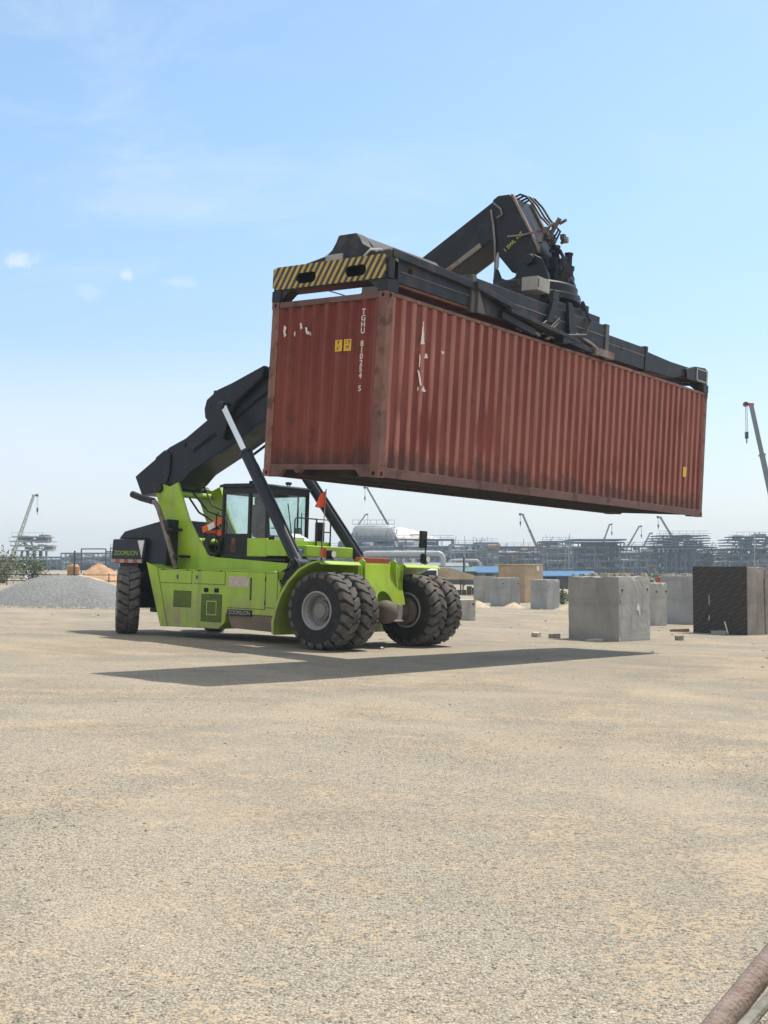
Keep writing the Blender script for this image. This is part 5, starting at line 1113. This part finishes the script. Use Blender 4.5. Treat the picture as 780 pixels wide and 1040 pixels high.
crane((34, 504), (18, 550), 345, 1.15, 'pale lattice crane boom over the raised module at far left', 1, 1.5, True)
crane((763, 412), (780.5, 492), 150, .74, 'big near crane with red boom tip and hanging hook at the right edge', 0, 1.5)
# ------------------------------------------------------------------ foreground rail at the lower right corner
RUSTPIPE = M('rusty_brown_pipe', (.225, .17, .148), .7, var=.2, vscale=12, dirt=((.20, .125, .095), .7, 22, .5), bump=.5, bscale=70)
rail = empty('rusty_railing', (.8, 2.2, G(.8, 2.2))); tag(rail, 'rusty ribbed pipe rail crossing the lower right corner', 'railing'); off = Vector((.8, 2.2, G(.8, 2.2)))
A, B = at(713, 1062, 2.02) - off, at(856, 884, 2.66) - off
b = MB(); n = 90; pts = []; d = B - A
b.cyl(A - d * .6, B + d * .5, .0225, 20)
for k in range(110):
    c = (A - d * .5) + d * (2.0 * (k + .35 * rnd.random()) / 110); b.cyl(c, c + d * .006 + Vector((.0012, 0, .0012)), .0231, 14)
b.build('top_pipe', RUSTPIPE, rail)
for t in (-.5, 1.4):
    p = A + d * t; b = MB(); b.cyl((p.x, p.y, -.05), (p.x, p.y, p.z), .021, 14); b.build('upright', RUSTPIPE, rail)
GREYW = M('weathered_grey_timber', (.17, .16, .13), .9, var=.35, vscale=6, dirt=((.38, .37, .33), .7, 14, .5), bump=.8, bscale=24)
tl_ = empty('timber_baulk', (.8, 2.2, G(.8, 2.2))); tag(tl_, 'weathered grey timber below the rusty rail in the corner', 'timber')
p, q = at(787, 1046, 1.75) - off, at(905, 905, 2.7) - off; dd = (q - p); b = MB()
for k in range(9):
    a = k * .0095 - .035; e = Vector((a * 1.0, -a * .5, .012 * math.sin(k * 2.1))); b.tube([p - dd * .6 + e, p + dd * .2 + e * 1.1, p + dd * .6 + e, q + e * .9], .0085, 8)
b.build('split_timber', GREYW, tl_)
b = MB(); b.cyl((p + dd * .9).to_tuple()[:2] + (-.05,), (p + dd * .9), .03, 12); b.cyl((p - dd * .5).to_tuple()[:2] + (-.05,), (p - dd * .5), .03, 12); b.build('support', GREYW, tl_)

# ------------------------------------------------------------------ light, sky, haze
SUN_DIR = Vector((.385, .315, 1)).normalized()           # towards the sun
el = math.asin(SUN_DIR.z); az = math.atan2(SUN_DIR.x, SUN_DIR.y)
sl = bpy.data.lights.new('sun', 'SUN'); sl.energy = 3.5; sl.angle = R(.6); sl.color = (1, .93, .80)
so = bpy.data.objects.new('sun', sl); COL.objects.link(so); so.rotation_euler = SUN_DIR.to_track_quat('Z', 'Y').to_euler(); so.location = (30, 25, 60)
w = bpy.data.worlds.new('World'); scene.world = w; w.use_nodes = True; nt = w.node_tree; nt.nodes.clear(); b = NB(nt)
out = b.n('ShaderNodeOutputWorld'); bg = b.n('ShaderNodeBackground'); b.l(bg.outputs[0], out.inputs[0])
sky = b.n('ShaderNodeTexSky'); sky.sky_type = 'NISHITA'; sky.sun_disc = False; sky.sun_elevation = el; sky.sun_rotation = az
sky.air_density = 1.0; sky.dust_density = 1.0; sky.ozone_density = 1.5; sky.altitude = 0
tc = b.n('ShaderNodeTexCoord').outputs['Generated']
sep = b.n('ShaderNodeSeparateXYZ'); b.l(tc, sep.inputs[0])
X, Yc, Z = sep.outputs
CLOUD = (3.95, 4.2, 4.6)
ele = b.math('DIVIDE', Z, b.math('MAXIMUM', Yc, .05)); azi = b.math('DIVIDE', X, b.math('MAXIMUM', Yc, .05))
# pale cloud veil low on the left, wisps above, two small puffs
cmb = b.n('ShaderNodeCombineXYZ'); b.l(azi, cmb.inputs[0]); b.l(ele, cmb.inputs[1]); cv = cmb.outputs[0]
veil_n = b.noise(b.mapping(cv, (2.2, 5, 1)), 1.4, 7, .6, .5)
band = b.math('MULTIPLY', b.ramp(b.math('ADD', ele, b.math('MULTIPLY', veil_n, .09)), .15, .25, 1, 0), b.ramp(azi, -.12, .10, 1, .35))
veil = b.math('MULTIPLY', band, b.ramp(veil_n, .25, .6, .55, 1.))
wisp = b.noise(b.mapping(cv, (3.0, 9.0, 1), (0, 0, R(-32))), 1.2, 8, .68, .8)
wisps = b.math('MULTIPLY', b.math('MULTIPLY', b.ramp(wisp, .44, .80), b.ramp(azi, -.2, .3, .34, .14)), b.ramp(ele, .1, .3, .5, 1.))
f = b.math('MAXIMUM', b.math('MULTIPLY', veil, .55), wisps)
for (uu, vv, ru, rv, s) in ((16, 266, 26, 11, .55), (127, 278, 10, 8, .55), (180, 287, 22, 8, .3), (88, 296, 22, 12, .22), (8, 398, 22, 5, .4)):
    a0 = (uu - 390) / F_PX; e0 = math.tan(math.atan((520 - vv) / F_PX) + PITCH)
    dx = b.math('DIVIDE', b.math('SUBTRACT', azi, a0), ru / F_PX); dy = b.math('DIVIDE', b.math('SUBTRACT', ele, e0), rv / F_PX)
    dist = b.math('SQRT', b.math('ADD', b.math('MULTIPLY', dx, dx), b.math('MULTIPLY', dy, dy)))
    pn = b.noise(cv, 70, 6, .65)
    f = b.math('MAXIMUM', f, b.math('MULTIPLY', b.ramp(b.math('ADD', dist, b.math('MULTIPLY', b.math('SUBTRACT', pn, .5), 2.2)), .2, 1.1, 1, 0), s))
low = b.ramp(Z, .0, .10, .55, 0)
f = b.math('MAXIMUM', f, low)
front = b.ramp(Yc, .0, .25)
skyc = b.mix(1., sky.outputs[0], b.mix(b.ramp(Z, .02, .38), (.69, .68, .72), (.81, .885, .855)), 'MULTIPLY')
fill_sky = b.math('MAXIMUM', b.ramp(Yc, .25, -.25, 0, .75), b.ramp(Z, .55, .85, 0, .6))  # pale sky added out of view, behind and overhead, to neutralise the fill
skyc = b.mix(fill_sky, skyc, (3.6, 3.55, 3.35))
col = b.mix(b.math('MULTIPLY', f, front), skyc, CLOUD)
b.l(col, bg.inputs['Color']); bg.inputs['Strength'].default_value = .15

hz = MB(); hz.box(-560, 560, -60, 1080, -2.6, 30); ho = hz.build('haze', [], None)
hm = bpy.data.materials.new('haze_air'); hm.use_nodes = True; nt = hm.node_tree; nt.nodes.clear(); hb = NB(nt); ho_ = hb.n('ShaderNodeOutputMaterial'); pv = hb.n('ShaderNodeVolumePrincipled')
pv.inputs['Color'].default_value = (.74, .87, 1, 1); pv.inputs['Density'].default_value = .0006; pv.inputs['Anisotropy'].default_value = .2; hb.l(pv.outputs[0], ho_.inputs['Volume'])
ho.data.materials.clear(); ho.data.materials.append(hm); tag(ho, 'thin pale haze over the yard and the plant', 'haze', kind='stuff')

scene.view_settings.view_transform = 'Standard'; scene.view_settings.look = 'None'; scene.view_settings.exposure = .66; scene.view_settings.gamma = 1
scene.render.engine = 'CYCLES'; cy = scene.cycles; cy.use_denoising = True; cy.max_bounces = 6; cy.diffuse_bounces = 3; cy.glossy_bounces = 3; cy.transparent_max_bounces = 12; cy.transmission_bounces = 4; cy.volume_bounces = 0; cy.sample_clamp_indirect = 8
scene.render.resolution_x = 768; scene.render.resolution_y = 1024
